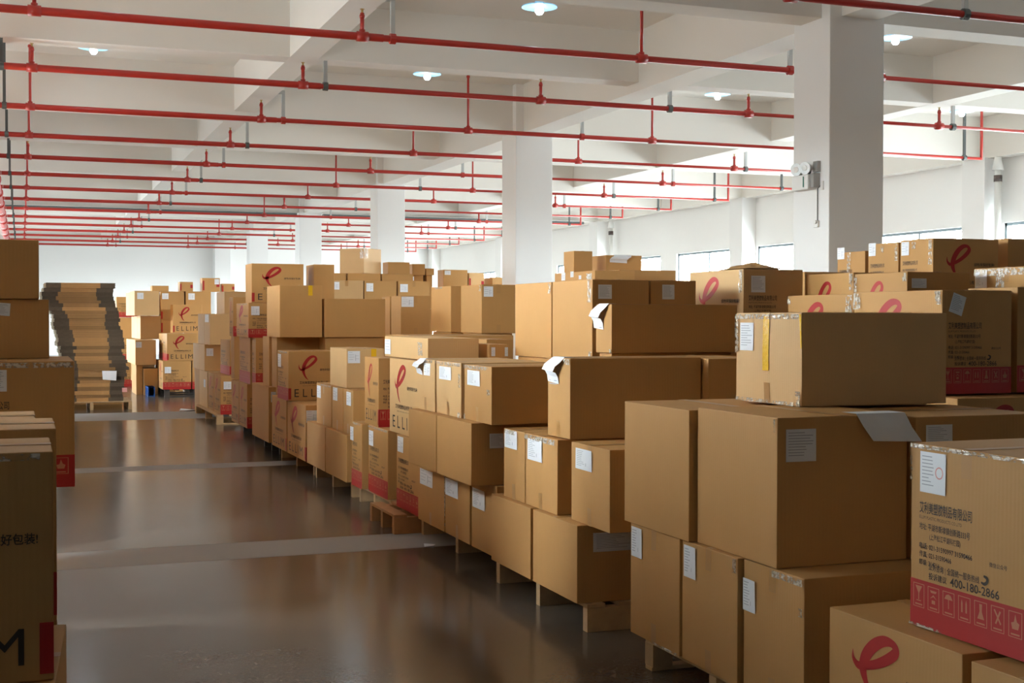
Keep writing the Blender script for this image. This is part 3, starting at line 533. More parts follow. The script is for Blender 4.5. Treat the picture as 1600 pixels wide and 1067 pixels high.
    ('t3', (4.139, 29.2, 2.12, 4.425, 29.6, 2.327), 'red', [], '', 0, 'small reddish carton on the far stacks, right of the one with a slip'),
    ('t4', (2.65, 29.2, 2.145, 3.007, 29.6, 2.269), '', [], '', 0, 'flat brown carton on top of the slip-marked far stack'),
    ('e0', (2.031, 31.0, 0, 2.531, 31.6, 0.618), 'ytext', [], '', 0, 'lowest carton of the narrow stack peeking out right of the flattened carton pile'),
    ('e1', (2.031, 31.0, 0.62, 2.531, 31.6, 1.098), 'ytext', [], '', 0, 'second from bottom carton of the narrow stack peeking out right of the flattened carton pile'),
    ('e2', (2.031, 31.0, 1.1, 2.531, 31.6, 1.578), '', [], '', 0, 'third from bottom carton of the narrow stack peeking out right of the flattened carton pile'),
    ('e3', (2.031, 31.0, 1.58, 2.531, 31.6, 2.048), 'ytext', [], '', 0, 'topmost carton of the narrow stack peeking out right of the flattened carton pile'),
    ('f10_1', (2.62, 27.429, 0.15, 3.173, 28.207, 0.71), 'xlogo', [], '', 0, 'carton directly behind the farthest bottom printed carton'),
    ('f9_1', (2.7, 27.458, 0.72, 3.302, 28.265, 1.253), 'xtext', [], '', 0, 'carton directly behind the farthest middle printed carton'),
    ('f6_1', (2.33, 29.288, 0.15, 2.643, 30.092, 0.598), '', [], '', 0, 'carton directly behind the bottom pale carton of the distant stack'),
    ('f6_2', (2.33, 30.107, 0.15, 2.643, 30.912, 0.588), '', [], '', 0, 'carton second behind the bottom pale carton of the distant stack'),
    ('f5_1', (2.17, 28.8, 0.608, 2.587, 29.998, 1.112), '', [], '', 0, 'carton directly behind the second pale carton of the distant stack'),
    ('f4_1', (2.33, 29.102, 1.122, 2.746, 29.879, 1.608), '', [], '', 0, 'carton directly behind the third pale carton of the distant stack'),
    ('f4_2', (2.33, 29.894, 1.122, 2.746, 30.671, 1.598), '', [], '', 0, 'carton second behind the third pale carton of the distant stack'),
    ('f1_1', (2.15, 28.661, 1.618, 2.641, 29.815, 2.113), '', [], '', 0, 'carton directly behind the topmost pale carton of the distant stack'),
]
FILL = [
    (3.285, 4.25, 0.145, 3.865, 4.8, 0.655),
    (3.29, 4.97, 0.145, 3.87, 5.49, 0.655),
    (3.51, 6.3, 0.145, 3.87, 6.85, 0.955),
    (3.312, 7.119, 0.765, 4.134, 7.302, 1.385),
    (3.312, 7.119, 0.145, 4.134, 7.302, 0.765),
    (2.74, 14.899, 0.145, 3.404, 15.044, 0.79),
    (3.46, 14.84, 0.145, 4.17, 15.29, 0.79),
    (3.19, 14.45, 0.758, 3.86, 14.79, 1.37),
    (3.29, 14.45, 0.145, 3.86, 14.83, 0.758),
    (2.82, 16.81, 0.145, 3.28, 17.05, 0.72),
    (2.74, 18.162, 0.738, 3.2, 18.466, 1.33),
    (3.6, 16.94, 1.233, 3.84, 17.39, 1.777),
    (3.6, 16.94, 0.689, 3.84, 17.39, 1.233),
    (3.6, 16.94, 0.145, 3.84, 17.39, 0.689),
    (2.78, 22.116, 0.0, 3.24, 22.901, 0.723),
    (2.19, 27.628, 0.0, 2.32, 28.775, 0.608),
    (2.33, 27.533, 0.0, 2.621, 28.458, 0.539),
    (2.832, 29.04, 1.079, 3.29, 29.59, 1.618),
    (2.832, 29.04, 0.539, 3.29, 29.59, 1.079),
    (2.832, 29.04, 0.0, 3.29, 29.59, 0.539),
    (3.357, 29.04, 1.079, 3.863, 29.59, 1.618),
    (3.357, 29.04, 0.539, 3.863, 29.59, 1.079),
    (3.357, 29.04, 0.0, 3.863, 29.59, 0.539),
    (4.52, 7.642, 0.68, 4.947, 8.35, 1.36),
    (4.52, 7.642, 0.0, 4.947, 8.35, 0.68),
    (4.52, 6.413, 0.6, 4.94, 7.057, 1.2),
    (4.52, 6.413, 0.0, 4.94, 7.057, 0.6),
    (5.13, 5.654, 0.6, 5.539, 6.004, 1.2),
    (5.029, 5.654, 0.0, 5.539, 6.004, 0.6),
    (4.5, 5.484, 0.0, 5.019, 6.054, 0.7),
    (5.02, 6.577, 0.65, 5.455, 7.064, 1.3),
    (5.02, 6.577, 0.0, 5.455, 7.064, 0.65),
    (5.02, 7.121, 0.65, 5.44, 7.635, 1.3),
    (5.02, 7.121, 0.0, 5.44, 7.635, 0.65),
    (5.62, 6.13, 0.65, 6.08, 6.653, 1.3),
    (5.62, 6.13, 0.0, 6.08, 6.653, 0.65),
    (6.62, 8.357, 1.12, 7.213, 8.716, 1.68),
    (6.62, 8.357, 0.56, 7.213, 8.716, 1.12),
    (6.62, 8.357, 0.0, 7.213, 8.716, 0.56),
    (6.62, 8.783, 1.12, 7.18, 9.14, 1.68),
    (6.62, 8.783, 0.56, 7.18, 9.14, 1.12),
    (6.62, 8.783, 0.0, 7.18, 9.14, 0.56),
    (6.62, 9.225, 1.12, 7.18, 9.578, 1.68),
    (6.62, 9.225, 0.56, 7.18, 9.578, 1.12),
    (6.62, 9.225, 0.0, 7.18, 9.578, 0.56),
    (7.43, 8.457, 1.12, 7.99, 9.007, 1.68),
    (7.43, 8.457, 0.56, 7.99, 9.007, 1.12),
    (7.43, 8.457, 0.0, 7.99, 9.007, 0.56),
    (6.043, 9.24, 1.033, 6.394, 9.79, 1.55),
    (6.043, 9.24, 0.517, 6.394, 9.79, 1.033),
    (6.043, 9.24, 0.0, 6.394, 9.79, 0.517),
    (3.44, 7.687, 0.73, 3.81, 8.315, 1.315),
    (3.44, 7.687, 0.145, 3.81, 8.315, 0.73),
    (3.44, 8.377, 0.73, 3.82, 9.038, 1.315),
    (3.44, 8.377, 0.145, 3.82, 9.038, 0.73),
    (3.865, 7.707, 0.657, 4.165, 8.257, 1.315),
    (3.865, 7.707, 0.0, 4.165, 8.257, 0.657),
    (6.62, 14.021, 1.067, 7.333, 14.518, 1.6),
    (6.62, 14.021, 0.533, 7.333, 14.518, 1.067),
    (6.62, 14.021, -0.0, 7.333, 14.518, 0.533),
    (6.02, 13.385, 1.067, 6.48, 14.515, 1.6),
    (6.02, 13.385, 0.533, 6.48, 14.515, 1.067),
    (6.02, 13.385, -0.0, 6.48, 14.515, 0.533),
    (6.77, 14.726, 1.622, 7.229, 15.161, 2.163),
    (6.77, 14.726, 1.081, 7.229, 15.161, 1.622),
    (6.77, 14.726, 0.541, 7.229, 15.161, 1.081),
    (6.77, 14.726, 0.0, 7.229, 15.161, 0.541),
    (6.32, 14.679, 1.595, 6.536, 14.95, 2.126),
    (6.32, 14.679, 1.063, 6.536, 14.95, 1.595),
    (6.32, 14.679, 0.531, 6.536, 14.95, 1.063),
    (6.32, 14.679, 0.0, 6.536, 14.95, 0.531),
    (4.52, 12.929, 0.953, 4.866, 13.569, 1.43),
    (4.52, 12.929, 0.477, 4.866, 13.569, 0.953),
    (4.52, 12.929, 0.0, 4.866, 13.569, 0.477),
    (4.52, 13.972, 0.953, 4.86, 14.679, 1.43),
    (4.52, 13.972, 0.477, 4.86, 14.679, 0.953),
    (4.52, 13.972, 0.0, 4.86, 14.679, 0.477),
    (4.52, 16.027, 0.685, 4.878, 16.452, 1.37),
    (4.52, 16.027, 0.0, 4.878, 16.452, 0.685),
    (4.52, 16.549, 0.685, 4.78, 16.919, 1.37),
    (4.52, 16.549, 0.0, 4.78, 16.919, 0.685),
    (4.62, 20.521, 1.067, 5.128, 21.071, 1.6),
    (4.62, 20.521, 0.533, 5.128, 21.071, 1.067),
    (4.62, 20.521, -0.0, 5.128, 21.071, 0.533),
    (5.178, 20.521, 1.067, 5.68, 21.071, 1.6),
    (5.178, 20.521, 0.533, 5.68, 21.071, 1.067),
    (5.178, 20.521, -0.0, 5.68, 21.071, 0.533),
    (5.739, 20.521, 1.067, 6.243, 21.071, 1.6),
    (5.739, 20.521, 0.533, 6.243, 21.071, 1.067),
    (5.739, 20.521, -0.0, 6.243, 21.071, 0.533),
    (4.552, 21.14, 1.2, 4.992, 21.69, 1.8),
    (4.552, 21.14, 0.6, 4.992, 21.69, 1.2),
    (4.552, 21.14, 0.0, 4.992, 21.69, 0.6),
    (5.053, 21.14, 1.2, 5.578, 21.69, 1.8),
    (5.053, 21.14, 0.6, 5.578, 21.69, 1.2),
    (5.053, 21.14, 0.0, 5.578, 21.69, 0.6),
    (5.634, 21.14, 1.2, 6.141, 21.69, 1.8),
    (5.634, 21.14, 0.6, 6.141, 21.69, 1.2),
    (5.634, 21.14, 0.0, 6.141, 21.69, 0.6),
    (6.305, 21.64, 1.739, 6.499, 21.99, 2.319),
    (6.305, 21.64, 1.159, 6.499, 21.99, 1.739),
    (6.305, 21.64, 0.58, 6.499, 21.99, 1.159),
    (6.305, 21.64, 0.0, 6.499, 21.99, 0.58),
    (6.551, 21.64, 1.739, 6.666, 21.99, 2.319),
    (6.551, 21.64, 1.159, 6.666, 21.99, 1.739),
    (6.551, 21.64, 0.58, 6.666, 21.99, 1.159),
    (6.551, 21.64, 0.0, 6.666, 21.99, 0.58),
    (6.92, 21.817, 1.267, 7.33, 22.127, 1.9),
    (6.92, 21.817, 0.633, 7.33, 22.127, 1.267),
    (6.92, 21.817, 0.0, 7.33, 22.127, 0.633),
    (7.391, 21.817, 1.267, 7.643, 22.267, 1.9),
    (7.391, 21.817, 0.633, 7.643, 22.267, 1.267),
    (7.391, 21.817, 0.0, 7.643, 22.267, 0.633),
    (7.827, 21.817, 1.267, 7.992, 22.267, 1.9),
    (7.827, 21.817, 0.633, 7.992, 22.267, 1.267),
    (7.827, 21.817, 0.0, 7.992, 22.267, 0.633),
    (3.538, 9.99, 0.145, 3.735, 10.44, 0.62),
    (3.222, 9.04, 0.713, 3.331, 9.39, 1.28),
    (3.222, 9.04, 0.145, 3.331, 9.39, 0.713),
    (3.426, 11.64, 0.723, 4.358, 12.49, 1.3),
    (3.426, 11.64, 0.145, 4.358, 12.49, 0.723),
    (2.77, 28.4, 0.62, 3.07, 28.8, 1.24),
    (2.77, 28.4, 0.0, 3.07, 28.8, 0.62),
    (4.159, 29.24, 1.59, 4.405, 29.59, 2.12),
    (4.159, 29.24, 1.06, 4.405, 29.59, 1.59),
    (4.159, 29.24, 0.53, 4.405, 29.59, 1.06),
    (4.159, 29.24, 0.0, 4.405, 29.59, 0.53),
]
rnd = random.Random(5)
ROOT = {}
def carton(n, r, k, st, tp, rz, lab, group=None):
    x, y, z, x2, y2, z2 = r; g_ = .0035; x += g_; y += g_; x2 -= g_; y2 -= g_; w, l, h = x2 - x, y2 - y, z2 - z - .0028; near = y < 8
    CARD = PALECARD if n in PALE else globals()['CARD']
    b = .0035 if y < 9.5 else 0.0; b = b * min(1, h / .4)
    mb = MB(); c = Vector((x, y, z)); cx, cy = w / 2, l / 2
    # body: subdivided faces so that the sides belly out a little
    def surf(o, U, V, N, bb, nn):
        o = Vector(o); U = Vector(U); V = Vector(V); N = Vector(N); vs = []; fs = []
        for j in range(nn + 1):
            for i in range(nn + 1): vs.append(o + U * (i / nn) + V * (j / nn) + N * (bb * math.sin(PI * i / nn) * math.sin(PI * j / nn)))
        for j in range(nn):
            for i in range(nn): a = j * (nn + 1) + i; fs.append((a, a + 1, a + nn + 2, a + nn + 1))
        return vs, fs
    if b:
        nn = 8; e = .004                          # small chamfer: faces inset by e, joined by a chamfer strip via bevelled core
        mb.bev(-cx, -cy, 0, cx, cy, h, CARD, e)
        for o_, U, V, N in (((-cx, cy - e, e), (0, -(l - 2 * e), 0), (0, 0, h - 2 * e), (-1, 0, 0)), ((-cx + e, -cy, e), (w - 2 * e, 0, 0), (0, 0, h - 2 * e), (0, -1, 0)),
                            ((cx, -cy + e, e), (0, l - 2 * e, 0), (0, 0, h - 2 * e), (1, 0, 0)), ((-cx + e, -cy + e, h), (w - 2 * e, 0, 0), (0, l - 2 * e, 0), (0, 0, 1))):
            vs, fs = surf(o_, U, V, N, b if N[2] == 0 else .001, nn)
            vs = [v + Vector(N) * .0003 for v in vs]; mb.add(vs, fs, CARD)
    else: mb.bev(-cx, -cy, 0, cx, cy, h, CARD, .005)
    FX = Face(mb, (-cx, cy, 0), (0, -l, 0), (0, 0, h), (-1, 0, 0), b); FY = Face(mb, (-cx, -cy, 0), (w, 0, 0), (0, 0, h), (0, -1, 0), b)
    # flap seam on top, along the longer side; packing tape is a part of its own
    alongx = ('y' not in tp and 'Y' not in tp and w >= l) or ('x' in tp or 'X' in tp)
    if k == 'F': pass
    elif alongx: mb.box(-cx + .01, -.002, h, cx - .01, .002, h + .0016, SEAM)
    else: mb.box(-.002, -cy + .01, h, .002, cy - .01, h + .0016, SEAM)
    ks = k.split()
    if 'xlogo' in ks: logo_face(FX, near, 1 if True else 0)
    if 'xtext' in ks: text_face(FX, near)
    if 'ytext' in ks: text_face(FY, near)
    if 'ylogo' in ks: logo_face(FY, near, -1)
    if 'ylogoL' in ks: logo_face(FY, near, 1, .045)
    if 'red' in ks: FY.rect(.02, .12, .1, .8, REDINK); FY.rect(.8, .98, .35, .7, REDINK)
    if ks == ['F']: pass
    loc = (x + cx, y + cy, z); o = mb.build('carton'); o.location = loc; o.rotation_euler = (0, 0, math.radians(rz)); ROOT[n] = o
    tag(o, lab, 'box', group)
    # tape
    if tp or h > .25 and y < 24 and not group:
        t = MB(); tw = .024
        if alongx: t.box(-cx + .0, -tw, h + .0017, cx, tw, h + .0022, TAPE)
        else: t.box(-tw, -cy, h + .0017, tw, cy, h + .0022, TAPE)
        t.build('packing_tape', o)
        for key, fc0, LL in (('x', FX, l), ('y', FY, w)):
            if key in tp.lower():
                d = tw / LL; hh = min(.09 / h, .4); ym = YTAPE if 'Y' in tp else TAPE
                for v0, v1 in ((1 - hh * (1.25 if 'Y' in tp else 1), .999), (.001, hh)):
                    if v0 < .1 and (ks or 'Y' in tp): continue
                    t = MB(); fc = Face(t, fc0.o, fc0.U, fc0.V, fc0.N, b); u = .72 if 'Y' in tp and key == 'y' else .5
                    fc.rect(u - d, u + d, v0, v1, ym if key == 'y' else TAPE, .0016, 3); t.build('tape_end', o)
    if n in YEL:
        t = MB(); f1 = Face(t, FX.o, FX.U, FX.V, FX.N, b); f1.rect(.44, .535, .36, .99, YTAPE, .0034, 6)
        t.box(-cx - .001, .0, h + .0024, -cx + .05, .05, h + .003, YTAPE); t.box(-cx + .05, -cy + .03, h + .0024, cx - .1, -cy + .06, h + .003, YTAPE)
        f1.mb.add([f1.pt(.965, .98, .0022), f1.pt(.995, .98, .0022), f1.pt(1.0, .62, .0022), f1.pt(.985, .62, .0022)], [(0, 1, 2, 3)], YTAPE)
        tag(t.build('yellow_tape', o), 'yellow tape')
    # shiny crumpled tape ends
    if n in GLINT:
        rr = random.Random(len(n) * 7 + int(x * 100))
        for fc, u0, u1, v0, v1 in GLINT[n]:
            t = MB(); base = {'x': FX, 'y': FY}[fc]; N = 10; vs = []; fs = []
            for j in range(4):
                for i in range(N + 1): vs.append(base.pt(u0 + (u1 - u0) * i / N, v0 + (v1 - v0) * j / 3, .003 + rr.random() * .006))
            for j in range(3):
                for i in range(N): a = j * (N + 1) + i; fs.append((a, a + 1, a + N + 2, a + N + 1))
            t.add(vs, fs, CLEAR); tag(t.build('clear_tape', o), 'crumpled shiny clear tape')
    # paper slips
    for q in st:
        f, du, dv, sw, sh = q[:5]; ty = q[5] if len(q) > 5 else 0; ang = math.radians(q[6]) if len(q) > 6 else 0
        base = FX if f == 'x' else FY; LL = l if f == 'x' else w; t = MB(); fc = Face(t, base.o, base.U, base.V, base.N, b)
        u0 = du / LL; u1 = (du + sw) / LL; v1 = 1 - dv / h; v0 = v1 - sh / h
        def R_(a, c_):                                            # rotate in the plane about the slip's centre
            if not ang: return a, c_
            mu, mv = (u0 + u1) / 2 * LL, (v0 + v1) / 2 * h; dx, dy = a * LL - mu, c_ * h - mv
            return (mu + dx * math.cos(ang) - dy * math.sin(ang)) / LL, (mv + dx * math.sin(ang) + dy * math.cos(ang)) / h
        def quad(a0, a1, c0, c1, m_, e_, bend=0):
            K = 4; vs = []; fs = []
            for j in range(K + 1):
                for i in range(K + 1):
                    a, c_ = R_(a0 + (a1 - a0) * i / K, c0 + (c1 - c0) * j / K); vs.append(fc.pt(a, c_, e_ + bend * ((i / K) ** 3) * (j / K)))
            for j in range(K):
                for i in range(K): g = j * (K + 1) + i; fs.append((g, g + 1, g + K + 2, g + K + 1))
            t.add(vs, fs, m_)
        if ty == 3:                                               # sheet stuck on the top, folded over the edge and hanging clear of the face
            U = fc.U.normalized(); ed0 = fc.pt(u0, 1, 0); hang = max(sh * .85, .08)
            sec = [(-.05, .004, .075), (0, .005, .06), (.018, -.012, .045), (.035, -.30 * hang, .012), (.040, -.55 * hang, -.012), (.022, -.60 * hang, -.012), (.010, -.8 * hang, -.008), (.006, -1.1 * hang, -.006)]
            vs = []
            for a, zz, sk in sec:
                for s_ in (0, .5, 1): vs.append(ed0 + U * (sw * s_ + sk) + fc.N * (a + .004 * math.sin(s_ * 3)) + Vector((0, 0, zz - .01 * s_ * (a > 0))))
            fs = [(i * 3 + j, i * 3 + j + 1, i * 3 + j + 4, i * 3 + j + 3) for i in range(len(sec) - 1) for j in range(2)]
            t.add(vs, fs, PAPER)
            fs2 = []; 
            for k_ in range(3): quad(u0 + (u1 - u0) * .15, u1 - (u1 - u0) * .15, v0 + (v1 - v0) * (.1 + .13 * k_), v0 + (v1 - v0) * (.13 + .13 * k_), PRINT, .008)
        else:
            quad(u0, u1, v0, v1, PAPER, .0032, .004 if near and ty == 0 else 0)
            a0, a1 = u0 + (u1 - u0) * .08, u0 + (u1 - u0) * (.92 if ty == 1 else .55); H_ = v1 - v0; lines = 9 if near else 4
            for k_ in range(lines):
                vv = v1 - H_ * (.10 + .78 * k_ / lines); quad(a0, a0 + (a1 - a0) * (.55 + .45 * rnd.random()), vv - H_ * .022, vv, PRINT, .0036)
            if ty == 0:
                c0 = u0 + (u1 - u0) * .62; quad(c0, u0 + (u1 - u0) * .9, v0 + H_ * .35, v0 + H_ * .37, PRINT, .0036); quad(c0, u0 + (u1 - u0) * .9, v0 + H_ * .6, v0 + H_ * .62, PRINT, .0036); quad(c0, c0 + (u1 - u0) * .03, v0 + H_ * .2, v0 + H_ * .7, PRINT, .0036)
            if ty == 2:
                cc = (u0 + (u1 - u0) * .76, v0 + H_ * .52); rr_ = (u1 - u0) * .14
                fc.stroke([(cc[0] + rr_ * math.cos(g * PI / 4), cc[1] + rr_ * LL / h * math.sin(g * PI / 4), .004) for g in range(9)], STAMP, .004, 4)
        t.build('paper_slip', o)
    return o
YEL = ('A7',)
PALE = ('A7', 'D1', 'G', 'H6', 'Q4', 'N4', 'N5', 'N6', 'N7', 'N8', 'N9', 'f6', 'f5', 'f4', 'f1', 'f6_1', 'f6_2', 'f5_1', 'f4_1', 'f4_2', 'f1_1', 'P1', 'V2', 'C6', 'C7', 'F2')
GLINT = {'A7': [('x', .0, .97, .93, .985), ('x', .0, .05, .55, .97), ('x', .93, .99, .0, .16), ('x', .0, .9, .0, .04)], 'A5': [('x', .97, .995, .9, .99)],
         'A3': [('x', .5, .99, .94, .99), ('x', .93, .99, .72, .78)], 'A2': [('x', .93, .99, .88, .99)], 'A1': [('x', .5, .99, .0, .02)],
         'R3': [('x', .0, .98, .975, .998), ('x', .0, .02, .8, .97), ('x', .0, .3, .0, .015)],
         'B3b': [('x', .0, .95, .92, .99)], 'B3a': [('x', .0, .6, .93, .99)], 'C8': [('x', .0, .9, .93, .99), ('x', .88, .96, .5, .6), ('x', .0, .06, .0, .1)], 'C7': [('x', .0, .99, .93, .99), ('x', .93, .99, .55, .8), ('x', .9, .99, .0, .1)],
         'C6': [('x', .3, .9, .94, .99)], 'C2': [('x', .0, .02, .1, .9)], 'B5': [('x', .75, .99, .92, .99)], 'B8': [('x', .9, .99, .72, .99), ('x', .93, .99, .0, .12)], 'B9': [('x', .93, .99, .85, .99)],
         'B7': [('x', .9, .99, .0, .08)], 'G': [('x', .8, .9, .2, .8)], 'D1': [('x', .93, .99, .72, .99)], 'Dp': [('x', .0, .09, .82, .99), ('x', .93, .99, .86, .99)], 'Dl': [('x', .9, .99, .7, .99), ('x', 0, .05, .9, .99)],
         'T1': [('x', .93, .99, .8, .99)], 'T2': [('x', .0, .06, .75, .99), ('x', .93, .99, .9, .99)], 'T3': [('x', .0, .98, .92, .99), ('x', .35, .48, .7, .95)], 'U1': [('x', .38, .5, .3, .99)], 'U2': [('x', .42, .54, .86, .96), ('x', .9, .98, .72, .98)],
         'U3': [('x', .38, .5, .86, .96), ('x', .88, .98, .62, .98)], 'H3': [('x', .3, .99, .95, .99)], 'E2': [('x', .0, .99, .965, .995)], 'E1': [('x', .2, .9, .965, .995)], 'Q4': [('x', .85, .99, .6, .99), ('y', .0, .22, .6, .99)],
         'W0': [('x', .05, .2, .5, .8), ('x', .45, .6, .3, .7), ('x', .8, .95, .4, .95)], 'K5': [('x', .2, .6, .95, .99)], 'K6': [('x', .9, .98, .86, .98)], 'm3': [('y', .1, .99, .95, .99)], 'm4': [('y', .7, .95, .965, .995)],
         'I3': [('x', .1, .95, .96, .99)], 'M5': [('x', .1, .9, .96, .99)]}
for n, r, k, st, tp, rz, lab in BOXES: carton(n, r, k, st, tp, rz, lab)
for i, r in enumerate(FILL): carton('fill%d' % i, r, 'F', [], '', 0, 'plain carton buried inside the stacks, supporting the visible ones', 'cartons buried inside the stacks')

# unseen left-hand row, built up to block low window light; gaps let some through
li = 0
for y0, y1, n in ((7.3, 8.62, 2), (9.38, 13.9, 6), (14.52, 20.85, 9)):
    for j in range(n):
        a = y0 + (y1 - y0) * j / n; b_ = y0 + (y1 - y0) * (j + 1) / n - .03; ztop = 2.03 + .055 * (a - 8); xr_ = .0135 * a - .03
        for q in range(4):
            zz = .0 + ztop * q / 4; carton('left%d' % li, (xr_ - .9 - .02 * ((j + q) % 3), a, zz, xr_ - .02 * ((j + q) % 2), b_, zz + ztop / 4), 'F', [], '', 0, 'unseen carton blocking low light in the left-hand row beyond the red-banded carton', 'cartons in the hidden left-hand row'); li += 1
# large sheet hanging from the top edge of the biggest near carton
a5 = ROOT['A5']; t = MB(); w = .60; h = .572
vs = []
for (px, pz, off) in ((.02, .004, .10), (.02, .004, .0), (.04, -.045, -.02), (.075, -.10, -.035)):
    for s_ in (0, .33, .66, 1): vs.append((-.30 + .335 + px + .225 * s_ - (.0 if pz > 0 else .0), -.31 + off - .004 * math.sin(3 * s_), h + pz - .008 * s_ * (pz < 0)))
t.add(vs, [(i * 4 + j, i * 4 + j + 1, i * 4 + j + 5, i * 4 + j + 4) for i in range(3) for j in range(3)], PAPER)
tag(t.build('loose_sheet', a5), 'large loose paper sheet hanging over the edge')
# crumpled film lying on top of the pale logo carton
t = MB(); rr = random.Random(3); N = 9; vs = []
for j in range(N):
    for i in range(N): vs.append((4.6 + .34 * i / (N - 1), 7.7 + .5 * j / (N - 1), 1.934 + (.02 + .03 * rr.random()) * math.sin(PI * i / (N - 1)) * math.sin(PI * j / (N - 1)) + .001))
t.add(vs, [(j * N + i, j * N + i + 1, (j + 1) * N + i + 1, (j + 1) * N + i) for j in range(N - 1) for i in range(N - 1)], CARD)
tag(t.build('cardboard_flap', smooth=False, loc=(4.77, 7.95, 1.934)), 'buckled cardboard sheet lying on top of the pale logo carton', 'cardboard sheet')

# ------------------------------------------------------------------ pallets
def pallet(x, y, x2, y2, kind, lab, h=.143, m=WOOD, rz=0):
    L, W_ = x2 - x, y2 - y; r = empty('pallet', ((x + x2) / 2, (y + y2) / 2, 0), math.radians(rz)); tag(r, lab, 'pallet', 'pallets under the cartons')
    t = .02; b = -L / 2; c = -W_ / 2
    for i in range(7):                                    # deck boards run along Y
        bw = .1; p = b + (L - bw) * i / 6; q = MB(); q.bev(p, c, h - t, p + bw, -c, h, m, .002); q.build('deck_board', r)
    for j in range(3):
        p = c + (W_ - .055) * j / 2; q = MB()
        if kind == 's': q.bev(b, p, 0, -b, p + .055, h - t - .0005, m, .002); q.build('stringer', r)
        else:
            q.bev(b, p - .01, 0, -b, p + .085 if j < 2 else p + .055, .018, m, .002); q.build('bottom_board', r)
            for i in range(3): s = MB(); s.bev(b + (L - .1) * i / 2, p - (.02 if j == 2 else 0), .0185, b + (L - .1) * i / 2 + .1, p + .06, h - t - .0005, m, .002); s.build('block', r)
    return r
PAL = [(2.72, 2.70, 3.84, 3.93, 'b', 'pallet under the logo carton at the bottom right corner', .143, WOOD), (2.66, 4.10, 3.84, 5.34, 'b', 'wooden block pallet under the nearest stack of tall plain cartons', .143, WOOD),
       (2.68, 6.04, 3.84, 7.39, 's', 'wooden pallet under the second stack, three runners showing at the aisle', .143, WOOD), (2.76, 7.56, 3.84, 9.24, 's', 'wooden pallet under the third stack, pale runners showing', .143, WOOD),
       (2.56, 9.27, 3.7, 9.98, 's', 'orange-brown pallet jutting out between third and fourth stacks', .143, WOODO), (2.74, 10.02, 3.84, 11.05, 's', 'wooden pallet under the red-band cartons of the fourth stack', .143, WOOD),
       (2.74, 11.30, 3.84, 12.85, 's', 'wooden pallet under the fifth stack of plain cartons', .143, WOOD), (2.76, 13.0, 3.84, 14.8, 's', 'wooden pallet under the low logo cartons, one pale foot showing', .143, WOOD),
       (2.8, 15.1, 3.84, 16.15, 's', 'pallet under the tall plain carton by the aisle', .143, DARKP), (2.9, 16.5, 3.84, 18.4, 's', 'dark pallet under the low logo cartons beyond the tall plain one', .143, DARKP),
       (2.70, 19.6, 3.9, 22.1, 'b', 'pale block pallet with feet showing, under the two low logo cartons', .143, WOOD),
       (2.66, 26.7, 3.9, 28.2, 'b', 'black pallet under the farthest printed cartons', .148, DARKP), (2.36, 28.5, 2.68, 30.9, 's', 'pale pallet feet under the distant pale stack', .148, WOOD),
       (-.68, 3.45, .06, 4.95, 's', 'pallet hidden under the cartons at the bottom left corner', .143, WOOD), (-.60, 6.2, .10, 7.1, 's', 'pallet hidden under the red-banded carton on the left', .143, WOOD)]
for a in PAL: pallet(*a)
pallet(2.36, 26.95, 2.50, 27.5, 'b', 'bright blue plastic pallet end on the floor in the far aisle', .19, BLUEP)

# ------------------------------------------------------------------ stack of flattened cartons
pallet(1.12 - .575, 23.92 - .66, 1.12 + .575, 23.92 + .66, 's', 'wooden pallet under the tall pile of flattened cartons', .143, WOOD, 90)
FLATG = mat('flattened_carton_edge', (.46, .25, .095), .8, var=.15, nscale=9, objvar=.35); FLATD = mat('grey_carton_edge', (.12, .088, .06), .9, var=.3, nscale=12, objvar=.25); FLATP = mat('lit_carton_edge', (.62, .55, .43), .85, var=.3, nscale=25)
def prof(t, P_):
    for i in range(len(P_) - 1):
        if P_[i][0] <= t <= P_[i + 1][0]: a = (t - P_[i][0]) / (P_[i + 1][0] - P_[i][0]); return P_[i][1] + a * (P_[i + 1][1] - P_[i][1])
    return P_[-1][1]
RP = [(0, 1.64), (.1, 1.66), (.2, 1.70), (.28, 1.71), (.36, 1.66), (.5, 1.63), (.62, 1.60), (.74, 1.55), (.85, 1.50), (.93, 1.47), (1, 1.53)]
LP = [(0, .62), (.25, .66), (.42, .62), (.55, .56), (.7, .50), (.8, .40), (.87, .30), (.93, .38), (1, .44)]
NB = 32; z = .144; rr = random.Random(11); H_ = 2.17 - z
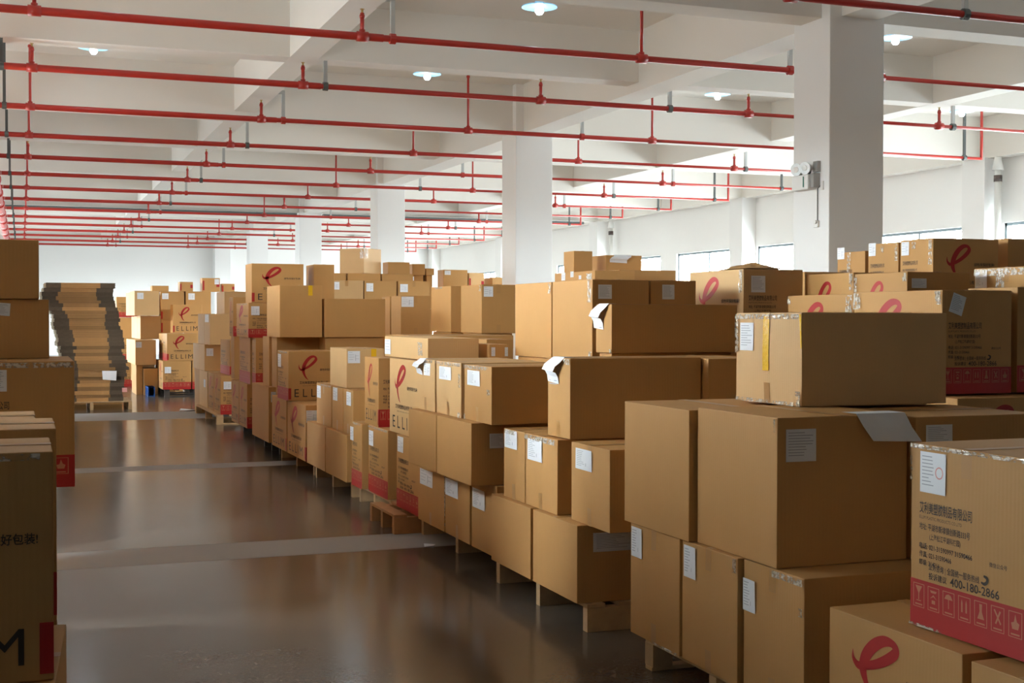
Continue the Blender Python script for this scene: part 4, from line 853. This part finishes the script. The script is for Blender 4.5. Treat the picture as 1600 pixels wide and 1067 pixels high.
for i in range(NB):
    th = H_ / NB * (.8 + .4 * rr.random()) if i < NB - 1 else 2.17 - z
    th = min(th, 2.17 - z)
    if th < .012: break
    t = (z - .144) / H_; xr = prof(t, RP) + rr.uniform(-.035, .03); xl = prof(t, LP) + rr.uniform(-.02, .02); y = 23.4 + rr.uniform(-.02, .02)
    wl = .24 + rr.uniform(-.03, .03); wr = .24 + rr.uniform(-.04, .04); mb = MB(); nl = max(2, int(th / .014)); cx = (xl + xr) / 2
    for q in range(nl):                                   # single sheets inside the bundle
        a = z + th * q / nl; b_ = z + th * (q + 1) / nl - .003; j = rr.uniform(-.006, .006)
        mb.box(xl + j - cx, 0, a - z, xl + wl - cx, 1.0, b_ - z, FLATD); mb.box(xl + wl - cx, -.004 + j, a - z, xr - wr - cx, 1.0, b_ - z, FLATG); mb.box(xr - wr - cx, 0, a - z, xr + j - cx, 1.0, b_ - z, FLATD)
        mb.box(xl - .03 + j - cx, .06, a - z, xl + j - cx + .001, .96, b_ - z, FLATP)  # pale left-hand strip paints the side light onto the sheet ends
    mb.box(xl - cx, .02, 0, xr - cx, .98, th - .001, FLATD)
    o = mb.build('flattened_carton_bundle'); o.location = (cx, y, z)
    pos = 'topmost bundle' if i == NB - 1 else 'lowest bundle' if i == 0 else 'flat bundle'
    tag(o, '%s of flattened cartons in the tall pile left of the aisle' % pos, 'cardboard', 'flattened carton bundles in the tall pile'); z += th
carton('behind', (.50, 24.72, 0, 1.10, 25.3, .6), 'F', [], '', 0, 'unseen carton added behind the pile of flattened cartons to block light, left', 'cartons added behind the pile to block light')  # unseen cartons added to block the light showing under the pile's pallet
carton('behind', (1.12, 24.72, 0, 1.72, 25.3, .6), 'F', [], '', 0, 'unseen carton added behind the pile of flattened cartons to block light, right', 'cartons added behind the pile to block light')
if True:
    m = MB(); m.add([(1.30, 23.33, .52), (1.52, 23.33, .50), (1.53, 23.345, .665), (1.29, 23.345, .67), (1.42, 23.315, .51), (1.43, 23.32, .668)], [(0, 4, 5, 3), (4, 1, 2, 5)], PAPER)
    tag(m.build('paper_sheet', loc=(1.4, 23.33, .52)), 'white folded paper stuck to the pile of flattened cartons', 'paper')
    m = MB(); m.box(1.62, 23.34, .30, 1.70, 23.40, .37, mat('pink_paper', (.75, .35, .33), .7)); tag(m.build('paper_note', loc=(1.66, 23.33, .3)), 'small pink note low on the pile of flattened cartons', 'paper')
m = MB(); m.add([(2.5, 22.7, .002), (2.72, 22.62, .012), (2.78, 22.85, .004), (2.55, 22.9, .025)], [(0, 1, 2, 3)], PAPER); m.build('scrap') and None
so = bpy.data.objects['scrap']; so.name = 'paper_scrap'; tag(so, 'white paper scrap on the floor in the far aisle', 'paper')
m = MB(); m.add([(2.62, 8.70, .001), (2.68, 8.68, .008), (2.72, 8.76, .003), (2.64, 8.78, .01)], [(0, 1, 2, 3)], PAPER); so = m.build('paper_scrap'); tag(so, 'tiny pale scrap on the floor by the third pallet', 'paper')
